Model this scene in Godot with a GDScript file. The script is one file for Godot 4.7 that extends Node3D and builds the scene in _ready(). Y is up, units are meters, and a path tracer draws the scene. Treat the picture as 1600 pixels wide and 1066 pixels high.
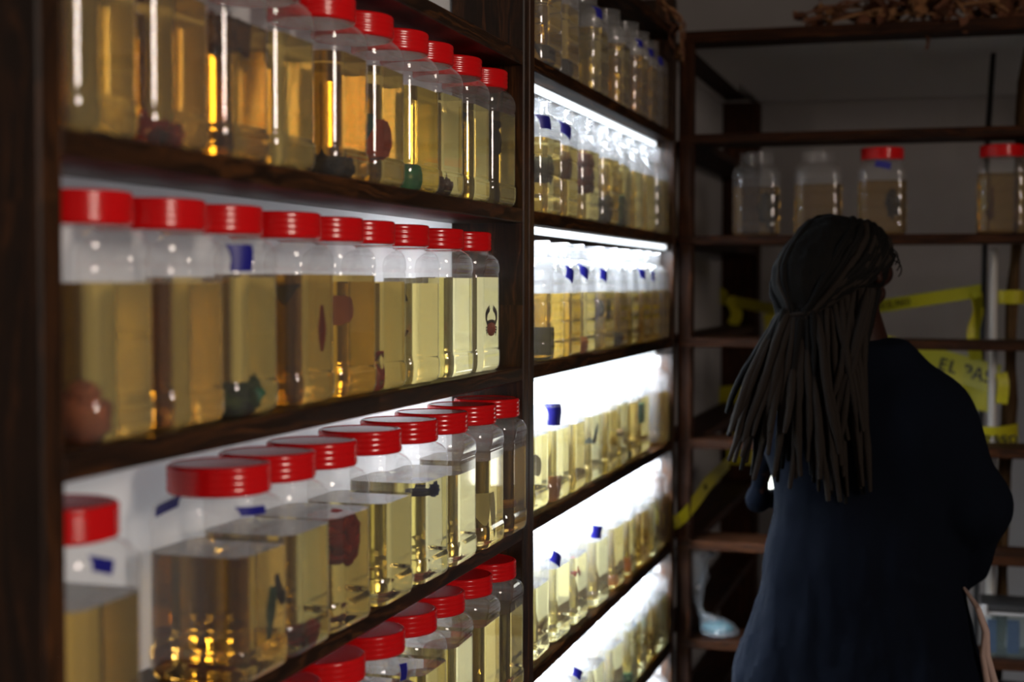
extends Node3D

# Specimen store: two wall racks of jars, a rear rack, one visitor seen from behind.
# x = into the aisle (the wall racks stand at negative x), y = up, -z = along the racks. Metres.

const EYE := 1.5                       # height of the lens
const FRONT := -0.70                   # front plane of the wall racks
const SHELF := [2.16, 1.894, 1.628, 1.359, 1.09, 0.82, 0.556, 0.29]   # tops of the shelf boards
const BOARD := 0.024

var M := {}
var meshes := {}
var rng := RandomNumberGenerator.new()


func _ready() -> void:
	rng.seed = 7
	# ---- camera, environment, large light ----
	var cam := Camera3D.new()
	cam.name = "camera"
	cam.position = Vector3(0, EYE, 0)
	cam.rotation_degrees = Vector3(-2.189, 16.525, 0.075)
	cam.near = 0.05
	cam.far = 60.0
	var optics := CameraAttributesPhysical.new()
	optics.frustum_focal_length = 52.39
	optics.frustum_focus_distance = 2.3
	optics.frustum_near = 0.05
	optics.frustum_far = 60.0
	optics.exposure_aperture = 3.0
	cam.attributes = optics
	cam.fov = 25.81
	add_child(cam)
	cam.current = true
	var env := Environment.new()
	env.background_mode = Environment.BG_COLOR
	env.background_color = Color(0, 0, 0)
	env.tonemap_mode = Environment.TONE_MAPPER_LINEAR
	env.tonemap_exposure = 1.0
	env.sdfgi_enabled = true
	env.ssao_enabled = true
	env.ssil_enabled = true
	var we := WorldEnvironment.new()
	we.name = "world_environment"
	we.environment = env
	add_child(we)
	make_materials()
	wall_lamp(Vector3(2.44, 2.20, -0.35))
	# ---- setting and racks ----
	room()
	wall_rack("dark stained wall rack filled with red lidded jars", -1.035, -2.462, [SHELF[0], SHELF[1], SHELF[2], SHELF[3], 1.086, 0.817, 0.55, 0.29], 0.13, 0.13)
	wall_rack("dark stained wall rack of open jars under white tube lights", -2.464, -3.868, SHELF, 0.31, 0.31)
	light_box()
	rear_rack()
	for k in 6:
		tube_light(SHELF[k + 1] - BOARD, k)
	# ---- jars ----
	red_jars()
	lit_jars()
	rear_jars()
	specimens()
	# ---- the rest ----
	person()
	tapes()
	odds()


# ------------------------------------------------------------------ naming

func tag(o: Node3D, label := "", category := "", group := "", kind := "") -> Node3D:
	if label: o.set_meta("label", label)
	if category: o.set_meta("category", category)
	if group: o.set_meta("group", group)
	if kind: o.set_meta("kind", kind)
	return o

var used := {}
func numbered(called: String) -> String:
	if not used.has(called):
		used[called] = 0
		return called
	used[called] += 1
	return "%s_%03d" % [called, used[called]]

func thing(called: String, at: Vector3, label: String, category: String, group := "") -> Node3D:
	var o := Node3D.new()
	o.name = numbered(called)
	o.position = at
	add_child(o, true)
	tag(o, label, category, group)
	return o

func part(called: String, mesh: Mesh, m: Material, parent: Node3D, at := Vector3.ZERO) -> MeshInstance3D:
	var o := MeshInstance3D.new()
	var n := 0
	var nm := called
	while parent.has_node(NodePath(nm)):
		n += 1
		nm = "%s_%03d" % [called, n]
	o.name = nm
	o.mesh = mesh
	o.material_override = m
	o.position = at
	o.cast_shadow = GeometryInstance3D.SHADOW_CASTING_SETTING_ON
	parent.add_child(o, true)
	return o

func single(called: String, mesh: Mesh, m: Material, at: Vector3, label: String, category: String, group := "") -> MeshInstance3D:
	var o := MeshInstance3D.new()
	o.name = numbered(called)
	o.mesh = mesh
	o.material_override = m
	o.position = at
	add_child(o, true)
	tag(o, label, category, group)
	return o

func struct(called: String, mesh: Mesh, m: Material, at := Vector3.ZERO) -> MeshInstance3D:
	var o := MeshInstance3D.new()
	o.name = called
	o.mesh = mesh
	o.material_override = m
	o.position = at
	add_child(o, true)
	tag(o, "", "", "", "structure")
	return o


# ------------------------------------------------------------------ materials

func lin(r: float, g: float, b: float) -> Color:
	return Color(r, g, b).linear_to_srgb()

func plain_mat(c: Color, rough := 0.7, spec := 0.5) -> StandardMaterial3D:
	var m := StandardMaterial3D.new()
	m.albedo_color = c
	m.roughness = rough
	m.metallic_specular = spec
	return m

func pane(c: Color, alpha: float, rough: float) -> StandardMaterial3D:
	var m := plain_mat(Color(c.r, c.g, c.b, alpha), rough)
	m.transparency = BaseMaterial3D.TRANSPARENCY_ALPHA
	m.cull_mode = BaseMaterial3D.CULL_DISABLED
	return m

func fluid(c: Color) -> StandardMaterial3D:
	var m := plain_mat(Color(c.r, c.g, c.b, 0.0), 0.0)
	m.transparency = BaseMaterial3D.TRANSPARENCY_ALPHA
	m.refraction_enabled = true
	m.refraction_scale = 0.033
	return m

func wood_texture(dark: Color, light: Color, sd: int) -> ImageTexture:
	var n := FastNoiseLite.new()
	n.seed = sd
	n.noise_type = FastNoiseLite.TYPE_SIMPLEX
	n.frequency = 1.0
	var w := 512
	var im := Image.create(w, w, false, Image.FORMAT_RGB8)
	for y in w:
		for x in w:
			var u := x / 512.0
			var v := y / 512.0
			var warp := n.get_noise_2d(u * 2.0, v * 3.0) * 0.08
			var a := n.get_noise_2d(u * 1.6, (v + warp) * 22.0) * 0.5 + 0.5
			var b := n.get_noise_2d(u * 9.0 + 40.0, v * 160.0) * 0.5 + 0.5
			var t := clampf(a * 0.75 + b * 0.35 - 0.05, 0.0, 1.0)
			im.set_pixel(x, y, dark.lerp(light, t * t))
	return ImageTexture.create_from_image(im)

func stain_texture(base: Color, dirt: Color, sd: int, amount: float) -> ImageTexture:
	var n := FastNoiseLite.new()
	n.seed = sd
	n.frequency = 0.012
	n.fractal_octaves = 4
	var im := Image.create(256, 256, false, Image.FORMAT_RGB8)
	for y in 256:
		for x in 256:
			var t := clampf(n.get_noise_2d(x, y) * 0.5 + 0.5, 0.0, 1.0)
			im.set_pixel(x, y, base.lerp(dirt, t * amount))
	return ImageTexture.create_from_image(im)

func make_materials() -> void:
	var w := plain_mat(Color.WHITE, 0.45, 0.38)
	w.albedo_texture = wood_texture(Color(0.085, 0.045, 0.018), Color(0.46, 0.275, 0.125), 3)
	w.clearcoat_enabled = true
	w.clearcoat = 0.12
	w.clearcoat_roughness = 0.3
	M.wood = w
	var wb: StandardMaterial3D = w.duplicate()
	wb.roughness = 0.6
	wb.metallic_specular = 0.16
	wb.clearcoat_enabled = false
	M.wood_board = wb
	var w2 := plain_mat(Color.WHITE, 0.6, 0.25)
	w2.albedo_texture = wood_texture(Color(0.12, 0.058, 0.022), Color(0.38, 0.205, 0.085), 11)
	M.wood_dull = w2
	var wall := plain_mat(Color.WHITE, 0.85, 0.3)
	wall.albedo_texture = stain_texture(lin(0.40, 0.38, 0.375), lin(0.30, 0.275, 0.265), 5, 1.0)
	wall.uv1_triplanar = true
	wall.uv1_world_triplanar = true
	wall.uv1_scale = Vector3.ONE * 0.5
	M.wall = wall
	M.floor = plain_mat(lin(0.10, 0.085, 0.075), 0.5)
	M.ceiling = plain_mat(lin(0.3, 0.29, 0.28), 0.9)
	M.panel_white = plain_mat(lin(0.78, 0.78, 0.80), 0.45, 0.5)
	M.panel_sheet = plain_mat(lin(0.80, 0.80, 0.80), 0.5, 0.4)
	M.panel_sheet.backlight_enabled = true
	M.panel_sheet.backlight = Color(0.9, 0.9, 0.9)
	M.panel_grey = plain_mat(lin(0.38, 0.36, 0.355), 0.8)
	M.plastic = pane(Color(1, 1, 1), 0.045, 0.06)
	M.plastic_cloudy = pane(Color(1, 1, 1), 0.10, 0.08)
	M.bag = pane(Color(0.85, 0.90, 0.95), 0.20, 0.14)
	M.red_lid = plain_mat(lin(0.64, 0.006, 0.008), 0.17, 0.5)
	M.liquid = [fluid(lin(0.86, 0.70, 0.24)), fluid(lin(0.80, 0.57, 0.14)), fluid(lin(0.74, 0.47, 0.09)), fluid(lin(0.90, 0.82, 0.42)), fluid(lin(0.85, 0.62, 0.14))]
	M.blue_tape = plain_mat(lin(0.014, 0.014, 0.24), 0.45)
	M.tube = plain_mat(Color(1, 1, 1), 0.4)
	M.tube.emission_enabled = true
	M.tube.emission = Color(0.93, 0.97, 1.0)
	M.tube.emission_energy_multiplier = 1.6
	M.lamp_face = plain_mat(Color(1, 1, 1), 0.4)
	M.lamp_face.emission_enabled = true
	M.lamp_face.emission = Color(1.0, 0.93, 0.86)
	M.lamp_face.emission_energy_multiplier = 1.5
	M.white_metal = plain_mat(lin(0.7, 0.7, 0.7), 0.4)
	M.cloth = plain_mat(lin(0.0035, 0.0050, 0.0095), 0.9, 0.15)
	M.trousers = plain_mat(lin(0.005, 0.005, 0.006), 0.9, 0.2)
	M.skin = plain_mat(lin(0.020, 0.0062, 0.0034), 0.55, 0.3)
	M.hair = plain_mat(lin(0.0035, 0.003, 0.0026), 0.8, 0.25)
	M.lock = plain_mat(lin(0.016, 0.012, 0.0095), 0.85, 0.25)
	M.black = plain_mat(lin(0.008, 0.008, 0.009), 0.5)
	M.tape = plain_mat(lin(0.45, 0.40, 0.007), 0.45)
	M.tape.backlight_enabled = true
	M.tape.backlight = Color(0.12, 0.11, 0.0)
	M.print = plain_mat(lin(0.01, 0.01, 0.008), 0.6)
	M.vine = plain_mat(lin(0.13, 0.045, 0.018), 0.8)
	M.vine_pale = plain_mat(lin(0.26, 0.12, 0.045), 0.8)
	M.pipe = plain_mat(lin(0.48, 0.45, 0.42), 0.45)
	M.iron = plain_mat(lin(0.02, 0.018, 0.018), 0.6)
	var trunk := plain_mat(Color.WHITE, 0.9, 0.2)
	trunk.albedo_texture = wood_texture(Color(0.16, 0.11, 0.06), Color(0.62, 0.48, 0.32), 23)
	M.trunk = trunk
	M.teal = plain_mat(lin(0.015, 0.16, 0.20), 0.5)
	M.paper = plain_mat(lin(0.85, 0.85, 0.80), 0.7)
	M.cord = plain_mat(lin(0.42, 0.30, 0.26), 0.8)
	M.blue_box = plain_mat(lin(0.012, 0.028, 0.085), 0.5)
	M.box_clear = pane(Color(0.5, 0.6, 0.6), 0.12, 0.15)
	M.board_pale = plain_mat(lin(0.74, 0.72, 0.70), 0.8)


# ------------------------------------------------------------------ geometry

# a quad given anticlockwise as seen from outside
func quad(st: SurfaceTool, a: Vector3, b: Vector3, c: Vector3, d: Vector3, ua := Vector2.ZERO, ub := Vector2.ZERO, uc := Vector2.ZERO, ud := Vector2.ZERO) -> void:
	var n := (c - a).cross(d - b).normalized()
	for k in [[a, ua], [c, uc], [b, ub], [a, ua], [d, ud], [c, uc]]:
		st.set_normal(n)
		st.set_uv(k[1])
		st.add_vertex(k[0])

func tri(st: SurfaceTool, a: Vector3, b: Vector3, c: Vector3) -> void:
	var n := (b - a).cross(c - a).normalized()
	for p in [a, c, b]:
		st.set_normal(n)
		st.set_uv(Vector2.ZERO)
		st.add_vertex(p)

# a box with chamfered edges; grain (u) runs along its longest side
func bx(st: SurfaceTool, c: Vector3, s: Vector3, bev := 0.002) -> void:
	var h := s * 0.5
	bev = minf(bev, minf(h.x, minf(h.y, h.z)) * 0.45)
	var long := 0 if s.x >= s.y and s.x >= s.z else 1 if s.y >= s.z else 2
	var off := Vector2(rng.randf(), rng.randf())
	var P := func(sx: int, sy: int, sz: int, ax: int) -> Vector3:
		# corner of the face across axis ax
		var q := Vector3(sx * h.x, sy * h.y, sz * h.z)
		for k in 3:
			if k != ax:
				q[k] -= signf(q[k]) * bev
		return q
	var U := func(p: Vector3, ax: int) -> Vector2:
		var others := [0, 1, 2]
		others.erase(ax)
		var ul: int = long if long != ax else others[0]
		others.erase(ul)
		var vl: int = others[0]
		return Vector2(p[ul] / 0.9, p[vl] / 0.30) + off
	for ax in 3:
		var i := (ax + 1) % 3
		var j := (ax + 2) % 3
		for sg in [-1, 1]:
			var pts := []
			for q in ([[-1, -1], [1, -1], [1, 1], [-1, 1]] if sg > 0 else [[-1, -1], [-1, 1], [1, 1], [1, -1]]):
				var s3 := [0, 0, 0]
				s3[ax] = sg
				s3[i] = q[0]
				s3[j] = q[1]
				pts.append(P.call(s3[0], s3[1], s3[2], ax))
			quad(st, c + pts[0], c + pts[1], c + pts[2], c + pts[3], U.call(pts[0], ax), U.call(pts[1], ax), U.call(pts[2], ax), U.call(pts[3], ax))
	# chamfers
	for ax in 3:
		var i := (ax + 1) % 3
		var j := (ax + 2) % 3
		for si in [-1, 1]:
			for sj in [-1, 1]:
				var lo := [0, 0, 0]
				var hi := [0, 0, 0]
				lo[ax] = -1
				hi[ax] = 1
				lo[i] = si
				hi[i] = si
				lo[j] = sj
				hi[j] = sj
				var a: Vector3 = P.call(lo[0], lo[1], lo[2], i)
				var b: Vector3 = P.call(hi[0], hi[1], hi[2], i)
				var d: Vector3 = P.call(lo[0], lo[1], lo[2], j)
				var e: Vector3 = P.call(hi[0], hi[1], hi[2], j)
				if si * sj > 0:
					quad(st, c + a, c + d, c + e, c + b, U.call(a, i), U.call(d, i), U.call(e, i), U.call(b, i))
				else:
					quad(st, c + a, c + b, c + e, c + d, U.call(a, i), U.call(b, i), U.call(e, i), U.call(d, i))
	for sx in [-1, 1]:
		for sy in [-1, 1]:
			for sz in [-1, 1]:
				var a: Vector3 = c + P.call(sx, sy, sz, 0)
				var b: Vector3 = c + P.call(sx, sy, sz, 1)
				var d: Vector3 = c + P.call(sx, sy, sz, 2)
				if sx * sy * sz > 0: tri(st, a, b, d)
				else: tri(st, a, d, b)

func box_mesh(s: Vector3, bev := 0.002, c := Vector3.ZERO) -> ArrayMesh:
	var st := SurfaceTool.new()
	st.begin(Mesh.PRIMITIVE_TRIANGLES)
	bx(st, c, s, bev)
	return st.commit()

# Rings of a rounded square: profile rows are [y, half width, corner radius]. Normals follow the profile.
func loft(prof: Array, arc := 6, close_low := true, close_high := true) -> ArrayMesh:
	var v := PackedVector3Array()
	var nn := PackedVector3Array()
	var ix := PackedInt32Array()
	var n := arc * 4
	var rows := prof.size()
	for k in rows:
		var a: float = prof[k][1]
		var r: float = minf(prof[k][2], a - 0.0002)
		var k0 := maxi(k - 1, 0)
		var k1 := mini(k + 1, rows - 1)
		var dy: float = prof[k1][0] - prof[k0][0]
		var da: float = prof[k1][1] - prof[k0][1]
		for q in 4:
			for s in arc:
				var th := (q + s / float(arc - 1)) * PI * 0.5
				var cc := Vector2(1 if q == 0 or q == 3 else -1, 1 if q < 2 else -1) * (a - r)
				v.append(Vector3(cc.x + r * cos(th), prof[k][0], cc.y + r * sin(th)))
				nn.append(Vector3(cos(th) * dy, -da, sin(th) * dy).normalized())
	for k in rows - 1:
		for s in n:
			var s2 := (s + 1) % n
			var a := k * n + s
			var b := k * n + s2
			var c := (k + 1) * n + s2
			var d := (k + 1) * n + s
			# x to z turns clockwise seen from above, so this order faces outward
			ix.append_array([a, b, c, a, c, d])
	for e in 2:
		if (e == 0 and close_low) or (e == 1 and close_high):
			var k := 0 if e == 0 else rows - 1
			var up := Vector3(0, -1 if e == 0 else 1, 0)
			var o := v.size()
			for s in n:
				v.append(v[k * n + s])
				nn.append(up)
			v.append(Vector3(0, prof[k][0], 0))
			nn.append(up)
			for s in n:
				var s2 := (s + 1) % n
				if e == 1: ix.append_array([o + s, o + s2, o + n])
				else: ix.append_array([o + s2, o + s, o + n])
	return arrays(v, nn, ix)

# orders every triangle clockwise as seen from its normals' side
func arrays(v: PackedVector3Array, nn: PackedVector3Array, ix: PackedInt32Array, uv := PackedVector2Array()) -> ArrayMesh:
	for t in range(0, ix.size(), 3):
		var a := v[ix[t]]
		var g := (v[ix[t + 1]] - a).cross(v[ix[t + 2]] - a)
		if g.dot(nn[ix[t]] + nn[ix[t + 1]] + nn[ix[t + 2]]) > 0.0:
			var k := ix[t + 1]
			ix[t + 1] = ix[t + 2]
			ix[t + 2] = k
	var m := ArrayMesh.new()
	var ar := []
	ar.resize(Mesh.ARRAY_MAX)
	ar[Mesh.ARRAY_VERTEX] = v
	ar[Mesh.ARRAY_NORMAL] = nn
	ar[Mesh.ARRAY_INDEX] = ix
	if uv.size() == v.size(): ar[Mesh.ARRAY_TEX_UV] = uv
	m.add_surface_from_arrays(Mesh.PRIMITIVE_TRIANGLES, ar)
	return m

# collects indexed pieces of one mesh
class Heap:
	var v := PackedVector3Array()
	var n := PackedVector3Array()
	var i := PackedInt32Array()
	var uv := PackedVector2Array()

# a tube through points, with a radius at each
func tube(h: Heap, pts: PackedVector3Array, rad: PackedFloat32Array, sides := 8, caps := true) -> void:
	var o := h.v.size()
	var m := pts.size()
	var side := Vector3.ZERO
	for k in m:
		var d := (pts[mini(k + 1, m - 1)] - pts[maxi(k - 1, 0)]).normalized()
		if k == 0:
			side = d.cross(Vector3.UP if absf(d.y) < 0.9 else Vector3.RIGHT).normalized()
		else:
			side = (side - d * side.dot(d)).normalized()
		var up := d.cross(side)
		for s in sides:
			var a := TAU * s / sides
			var q := side * cos(a) + up * sin(a)
			h.v.append(pts[k] + q * rad[k])
			h.n.append(q)
			h.uv.append(Vector2(k * 0.1, s / float(sides)))
	for k in m - 1:
		for s in sides:
			var s2 := (s + 1) % sides
			var a := o + k * sides + s
			var b := o + k * sides + s2
			h.i.append_array([a, b, b + sides, a, b + sides, a + sides])
	if caps:
		for e in 2:
			var k := 0 if e == 0 else m - 1
			var d := (pts[0] - pts[1]).normalized() if e == 0 else (pts[m - 1] - pts[m - 2]).normalized()
			var c := h.v.size()
			h.v.append(pts[k] + d * rad[k] * 0.6)
			h.n.append(d)
			h.uv.append(Vector2.ZERO)
			for s in sides:
				h.i.append_array([o + k * sides + s, o + k * sides + (s + 1) % sides, c])

func heap_mesh(h: Heap) -> ArrayMesh:
	return arrays(h.v, h.n, h.i, h.uv)

# a lumpy ball: radii along x, y, z, and the size of the lumps
func lump(h: Heap, c: Vector3, r: Vector3, rough: float, sd: int, rings := 14, segs := 18, freq := 2.2) -> void:
	var n := FastNoiseLite.new()
	n.seed = sd
	n.frequency = freq
	n.fractal_octaves = 3
	var o := h.v.size()
	for k in rings + 1:
		var th := PI * k / rings
		for s in segs:
			var ph := TAU * s / segs
			var d := Vector3(sin(th) * cos(ph), cos(th), sin(th) * sin(ph))
			var g := 1.0 + rough * n.get_noise_3d(d.x, d.y, d.z) * 2.0
			h.v.append(c + d * r * g)
			h.n.append(Vector3.ZERO)
			h.uv.append(Vector2(ph / TAU, th / PI))
	for k in rings:
		for s in segs:
			var a := o + k * segs + s
			var b := o + k * segs + (s + 1) % segs
			for f in [[a, b, b + segs], [a, b + segs, a + segs]]:
				var g := (h.v[f[1]] - h.v[f[0]]).cross(h.v[f[2]] - h.v[f[0]])
				if g.dot((h.v[f[0]] + h.v[f[1]] + h.v[f[2]]) / 3.0 - c) < 0.0: g = -g
				for q in f: h.n[q] += g
				h.i.append_array(f)
	for q in range(o, h.v.size()):
		h.n[q] = h.n[q].normalized() if h.n[q].length() > 1e-12 else (h.v[q] - c).normalized()


# ------------------------------------------------------------------ room

func wall_lamp(at: Vector3) -> void:
	var t := thing("wall_light_panel", at, "tall glowing light panel mounted on the side wall across the aisle", "lamp")
	part("housing", box_mesh(Vector3(0.05, 0.76, 0.94), 0.006), M.white_metal, t, Vector3(0.03, 0, 0))
	part("diffuser", box_mesh(Vector3(0.01, 0.72, 0.9), 0.003), M.lamp_face, t)
	var l := AreaLight3D.new()
	l.name = "panel_light"
	l.area_size = Vector2(0.9, 0.72)
	l.light_energy = 5.6
	l.light_color = Color(1.0, 0.93, 0.87)
	l.area_range = 12.0
	l.shadow_enabled = true
	l.position = Vector3(-0.008, 0, 0)
	l.rotation_degrees = Vector3(0, 90, 0)
	t.add_child(l, true)

func room() -> void:
	struct("floor", box_mesh(Vector3(4.4, 0.1, 8.3)), M.floor, Vector3(1.0, -0.05, -1.7))
	struct("ceiling", box_mesh(Vector3(4.4, 0.1, 8.3)), M.ceiling, Vector3(1.0, 2.95, -1.7))
	struct("wall_left", box_mesh(Vector3(0.1, 2.9, 8.3)), M.wall, Vector3(-1.09, 1.45, -1.7))
	struct("wall_right", box_mesh(Vector3(0.1, 2.9, 8.3)), M.wall, Vector3(2.55, 1.45, -1.7))
	struct("wall_back", box_mesh(Vector3(4.2, 2.9, 0.1)), M.wall, Vector3(1.0, 1.45, -5.40))
	struct("wall_front", box_mesh(Vector3(4.2, 2.9, 0.1)), M.wall, Vector3(1.0, 1.45, 2.40))

func wall_rack(label: String, z0: float, z1: float, tops: Array, depth: float, end_depth: float) -> void:
	var zc := (z0 + z1) * 0.5
	var r := thing("shelf_rack", Vector3(FRONT, 0, zc), label, "rack")
	var half := absf(z1 - z0) * 0.5
	for s in [1, -1]:
		var dp := 0.13 if s > 0 else end_depth
		part("side_plank", box_mesh(Vector3(dp, 2.24, 0.032), 0.0025), M.wood, r, Vector3(-dp * 0.5, 1.12, s * (half - 0.016)))
	var w := half * 2.0 - 0.064
	for k in tops.size():
		part("shelf_board", box_mesh(Vector3(depth - 0.002, BOARD, w), 0.002), M.wood_board if depth > 0.2 else M.wood, r, Vector3(-depth * 0.5 - 0.001, tops[k] - BOARD * 0.5, 0))
	part("back_panel", box_mesh(Vector3(0.004, 2.2, w + 0.06), 0.001), M.panel_white if depth > 0.2 else M.panel_sheet, r, Vector3(-depth - 0.006, 1.11, 0))

# a light box on the wall behind the first rack's translucent sheet
func light_box() -> void:
	var t := thing("light_box", Vector3(-0.985, 1.10, -1.74), "wide light box on the wall behind the red jars' translucent white sheet", "lamp")
	part("housing", box_mesh(Vector3(0.03, 1.14, 1.36), 0.004), M.white_metal, t, Vector3(-0.02, 0, 0))
	var face: StandardMaterial3D = M.lamp_face.duplicate()
	face.emission = Color(0.92, 0.96, 1.0)
	face.emission_energy_multiplier = 0.4
	for k in 2:
		var w: float = [0.96, 0.34][k]
		var zc: float = [0.18, -0.50][k]
		part("diffuser", box_mesh(Vector3(0.004, 1.08, w), 0.001), face, t, Vector3(-0.003, 0, zc))
		var l := AreaLight3D.new()
		l.name = "box_light"
		l.area_size = Vector2(w, 1.08)
		l.light_energy = [0.050, 0.60][k]
		l.light_color = Color(0.95, 0.97, 1.0)
		l.area_range = 4.0
		l.shadow_enabled = true
		l.position = Vector3(0.001, 0, zc)
		l.rotation_degrees = Vector3(0, -90, 0)
		t.add_child(l, true)

func rear_rack() -> void:
	var r := thing("rear_rack", Vector3(0.1, 0, -3.9), "deep open timber rack along the far wall wrapped in caution tape", "rack")
	var tops := [2.16, 1.894, 1.628, 1.359, 1.09, 0.82, 0.556, 0.29]
	for k in tops.size():
		var dz := 0.16 if k else 0.11
		part("shelf_board", box_mesh(Vector3(1.60, BOARD + (0.006 if k == 0 else 0.0), dz), 0.002), M.wood_dull, r, Vector3(0.0, tops[k] - BOARD * 0.5, -dz * 0.5))
		part("side_rail", box_mesh(Vector3(0.11, BOARD, 1.12), 0.002), M.wood_dull, r, Vector3(-0.812, tops[k] - BOARD * 0.5, -0.725))
	for x in [-0.782, 0.78]:
		part("front_post", box_mesh(Vector3(0.036, 2.15, 0.05), 0.003), M.wood_dull, r, Vector3(x, 1.075, -0.026))
	part("rear_post", box_mesh(Vector3(0.125, 2.13, 0.08), 0.003), M.wood_dull, r, Vector3(-0.815, 1.065, -1.33))
	part("rear_post", box_mesh(Vector3(0.10, 2.13, 0.08), 0.003), M.wood_dull, r, Vector3(0.78, 1.065, -1.33))
	part("side_panel", box_mesh(Vector3(0.012, 2.12, 1.40), 0.001), M.panel_grey, r, Vector3(-0.884, 1.06, -0.74))
	part("top_panel", box_mesh(Vector3(1.62, 0.012, 1.26), 0.001), M.board_pale, r, Vector3(0.02, 2.142, -0.75))

func tube_light(under: float, k: int) -> void:
	var words := ["topmost", "second", "third", "fourth", "fifth", "lowest"]
	var t := thing("tube_light", Vector3(-0.722 if k == 1 else -0.750, under, -3.175), "white glowing tube light, %s of six, under a shelf of open jars" % words[k], "lamp", "tube lights of the lit rack")
	part("housing", box_mesh(Vector3(0.014, 0.002, 1.30), 0.0006), M.white_metal, t, Vector3(0, -0.001, 0))
	var h := Heap.new()
	tube(h, PackedVector3Array([Vector3(0, -0.0085, 0.64), Vector3(0, -0.0085, -0.64)]), PackedFloat32Array([0.0065, 0.0065]), 14)
	part("tube", heap_mesh(h), M.tube, t)
	for s in [-1, 1]:
		part("end_cap", box_mesh(Vector3(0.015, 0.015, 0.012), 0.002), M.white_metal, t, Vector3(0, -0.0085, s * 0.646))
	var l := AreaLight3D.new()
	l.name = "strip_light"
	l.area_size = Vector2(0.012, 1.26)
	l.light_energy = [0.30, 0.46, 1.5, 1.5, 1.5, 1.5][k]
	l.light_color = Color(0.90, 0.95, 1.0)
	l.area_range = 8.0
	l.shadow_enabled = true
	l.position = Vector3(0, -0.0157, 0)
	l.rotation_degrees = Vector3(-90, 0, 0)
	t.add_child(l, true)


# ------------------------------------------------------------------ jars

func profile(kind: String) -> Array:
	var p := []
	if kind.begins_with("ribbed"):
		p = [[0.000, 0.052, 0.020], [0.003, 0.0585, 0.024], [0.010, 0.0615, 0.026]]
		for k in 4:
			var y := 0.036 + k * 0.036
			p += [[y - 0.004, 0.0617, 0.026], [y - 0.0015, 0.0600, 0.026], [y + 0.0015, 0.0600, 0.026], [y + 0.004, 0.0617, 0.026]]
		p += [[0.160, 0.0615, 0.028], [0.170, 0.0605, 0.032], [0.178, 0.0575, 0.038], [0.184, 0.052, 0.044], [0.188, 0.0455, 0.045]] if kind == "ribbed" else [[0.160, 0.0615, 0.028], [0.172, 0.0605, 0.034], [0.182, 0.0570, 0.044], [0.190, 0.0515, 0.050], [0.1935, 0.050, 0.050], [0.212, 0.050, 0.050]]
		if kind == "ribbed lidded": return p
		p += neck(0.190, 0.0435)
		return p
	p = [[0.000, 0.048, 0.018], [0.0015, 0.0530, 0.020], [0.005, 0.0570, 0.022], [0.012, 0.0592, 0.023], [0.028, 0.0596, 0.023], [0.0335, 0.0592, 0.023], [0.036, 0.0576, 0.022], [0.0385, 0.0580, 0.022]]
	p += [[0.045, 0.0581, 0.022], [0.100, 0.0581, 0.022], [0.150, 0.0581, 0.022], [0.1545, 0.0580, 0.022], [0.157, 0.0571, 0.022], [0.160, 0.0588, 0.024]]
	p += [[0.165, 0.0600, 0.027], [0.173, 0.0603, 0.031], [0.180, 0.0595, 0.036], [0.186, 0.0570, 0.043], [0.190, 0.0533, 0.048], [0.1925, 0.0505, 0.0503]]
	if kind == "lidded":
		p += [[0.194, 0.0500, 0.050], [0.214, 0.0500, 0.050]]
	else:
		p += neck(0.194, 0.047)
	return p

func neck(y: float, a: float) -> Array:
	var p := [[y, a, a]]
	for k in 3:
		var b := y + 0.006 + k * 0.007
		p += [[b - 0.002, a, a], [b, a + 0.0016, a + 0.0016], [b + 0.002, a, a]]
	p += [[y + 0.027, a, a], [y + 0.030, a + 0.0012, a + 0.0012], [y + 0.031, a - 0.001, a - 0.001]]
	return p

func fill(kind: String, level: float) -> Array:
	var p := []
	var last := []
	for row in profile(kind):
		var q := [maxf(row[0], 0.0) + (0.0012 if p.is_empty() else 0.0), row[1] - 0.0010, row[2] - 0.0008]
		if p.size() and q[0] <= p[-1][0]: continue
		if q[0] >= level:
			var f: float = (level - last[0]) / (q[0] - last[0])
			p.append([level, lerpf(last[1], q[1], f), lerpf(last[2], q[2], f)])
			return p
		p.append(q)
		last = q
	return p

func lid_profile() -> Array:
	var p := [[0.0, 0.0515, 0.0515], [0.001, 0.0540, 0.0540]]
	for k in 4:
		var y := 0.002 + k * 0.0068
		p += [[y, 0.0542, 0.0542], [y + 0.0014, 0.0549, 0.0549], [y + 0.0034, 0.0550, 0.0550], [y + 0.0054, 0.0549, 0.0549]]
	p += [[0.0288, 0.0545, 0.0545], [0.0302, 0.0535, 0.0535], [0.0308, 0.0520, 0.0520], [0.0310, 0.0505, 0.0505], [0.0302, 0.0490, 0.0490]]
	return p

func shared(key: String, make: Callable) -> Mesh:
	if not meshes.has(key): meshes[key] = make.call()
	return meshes[key]

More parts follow.
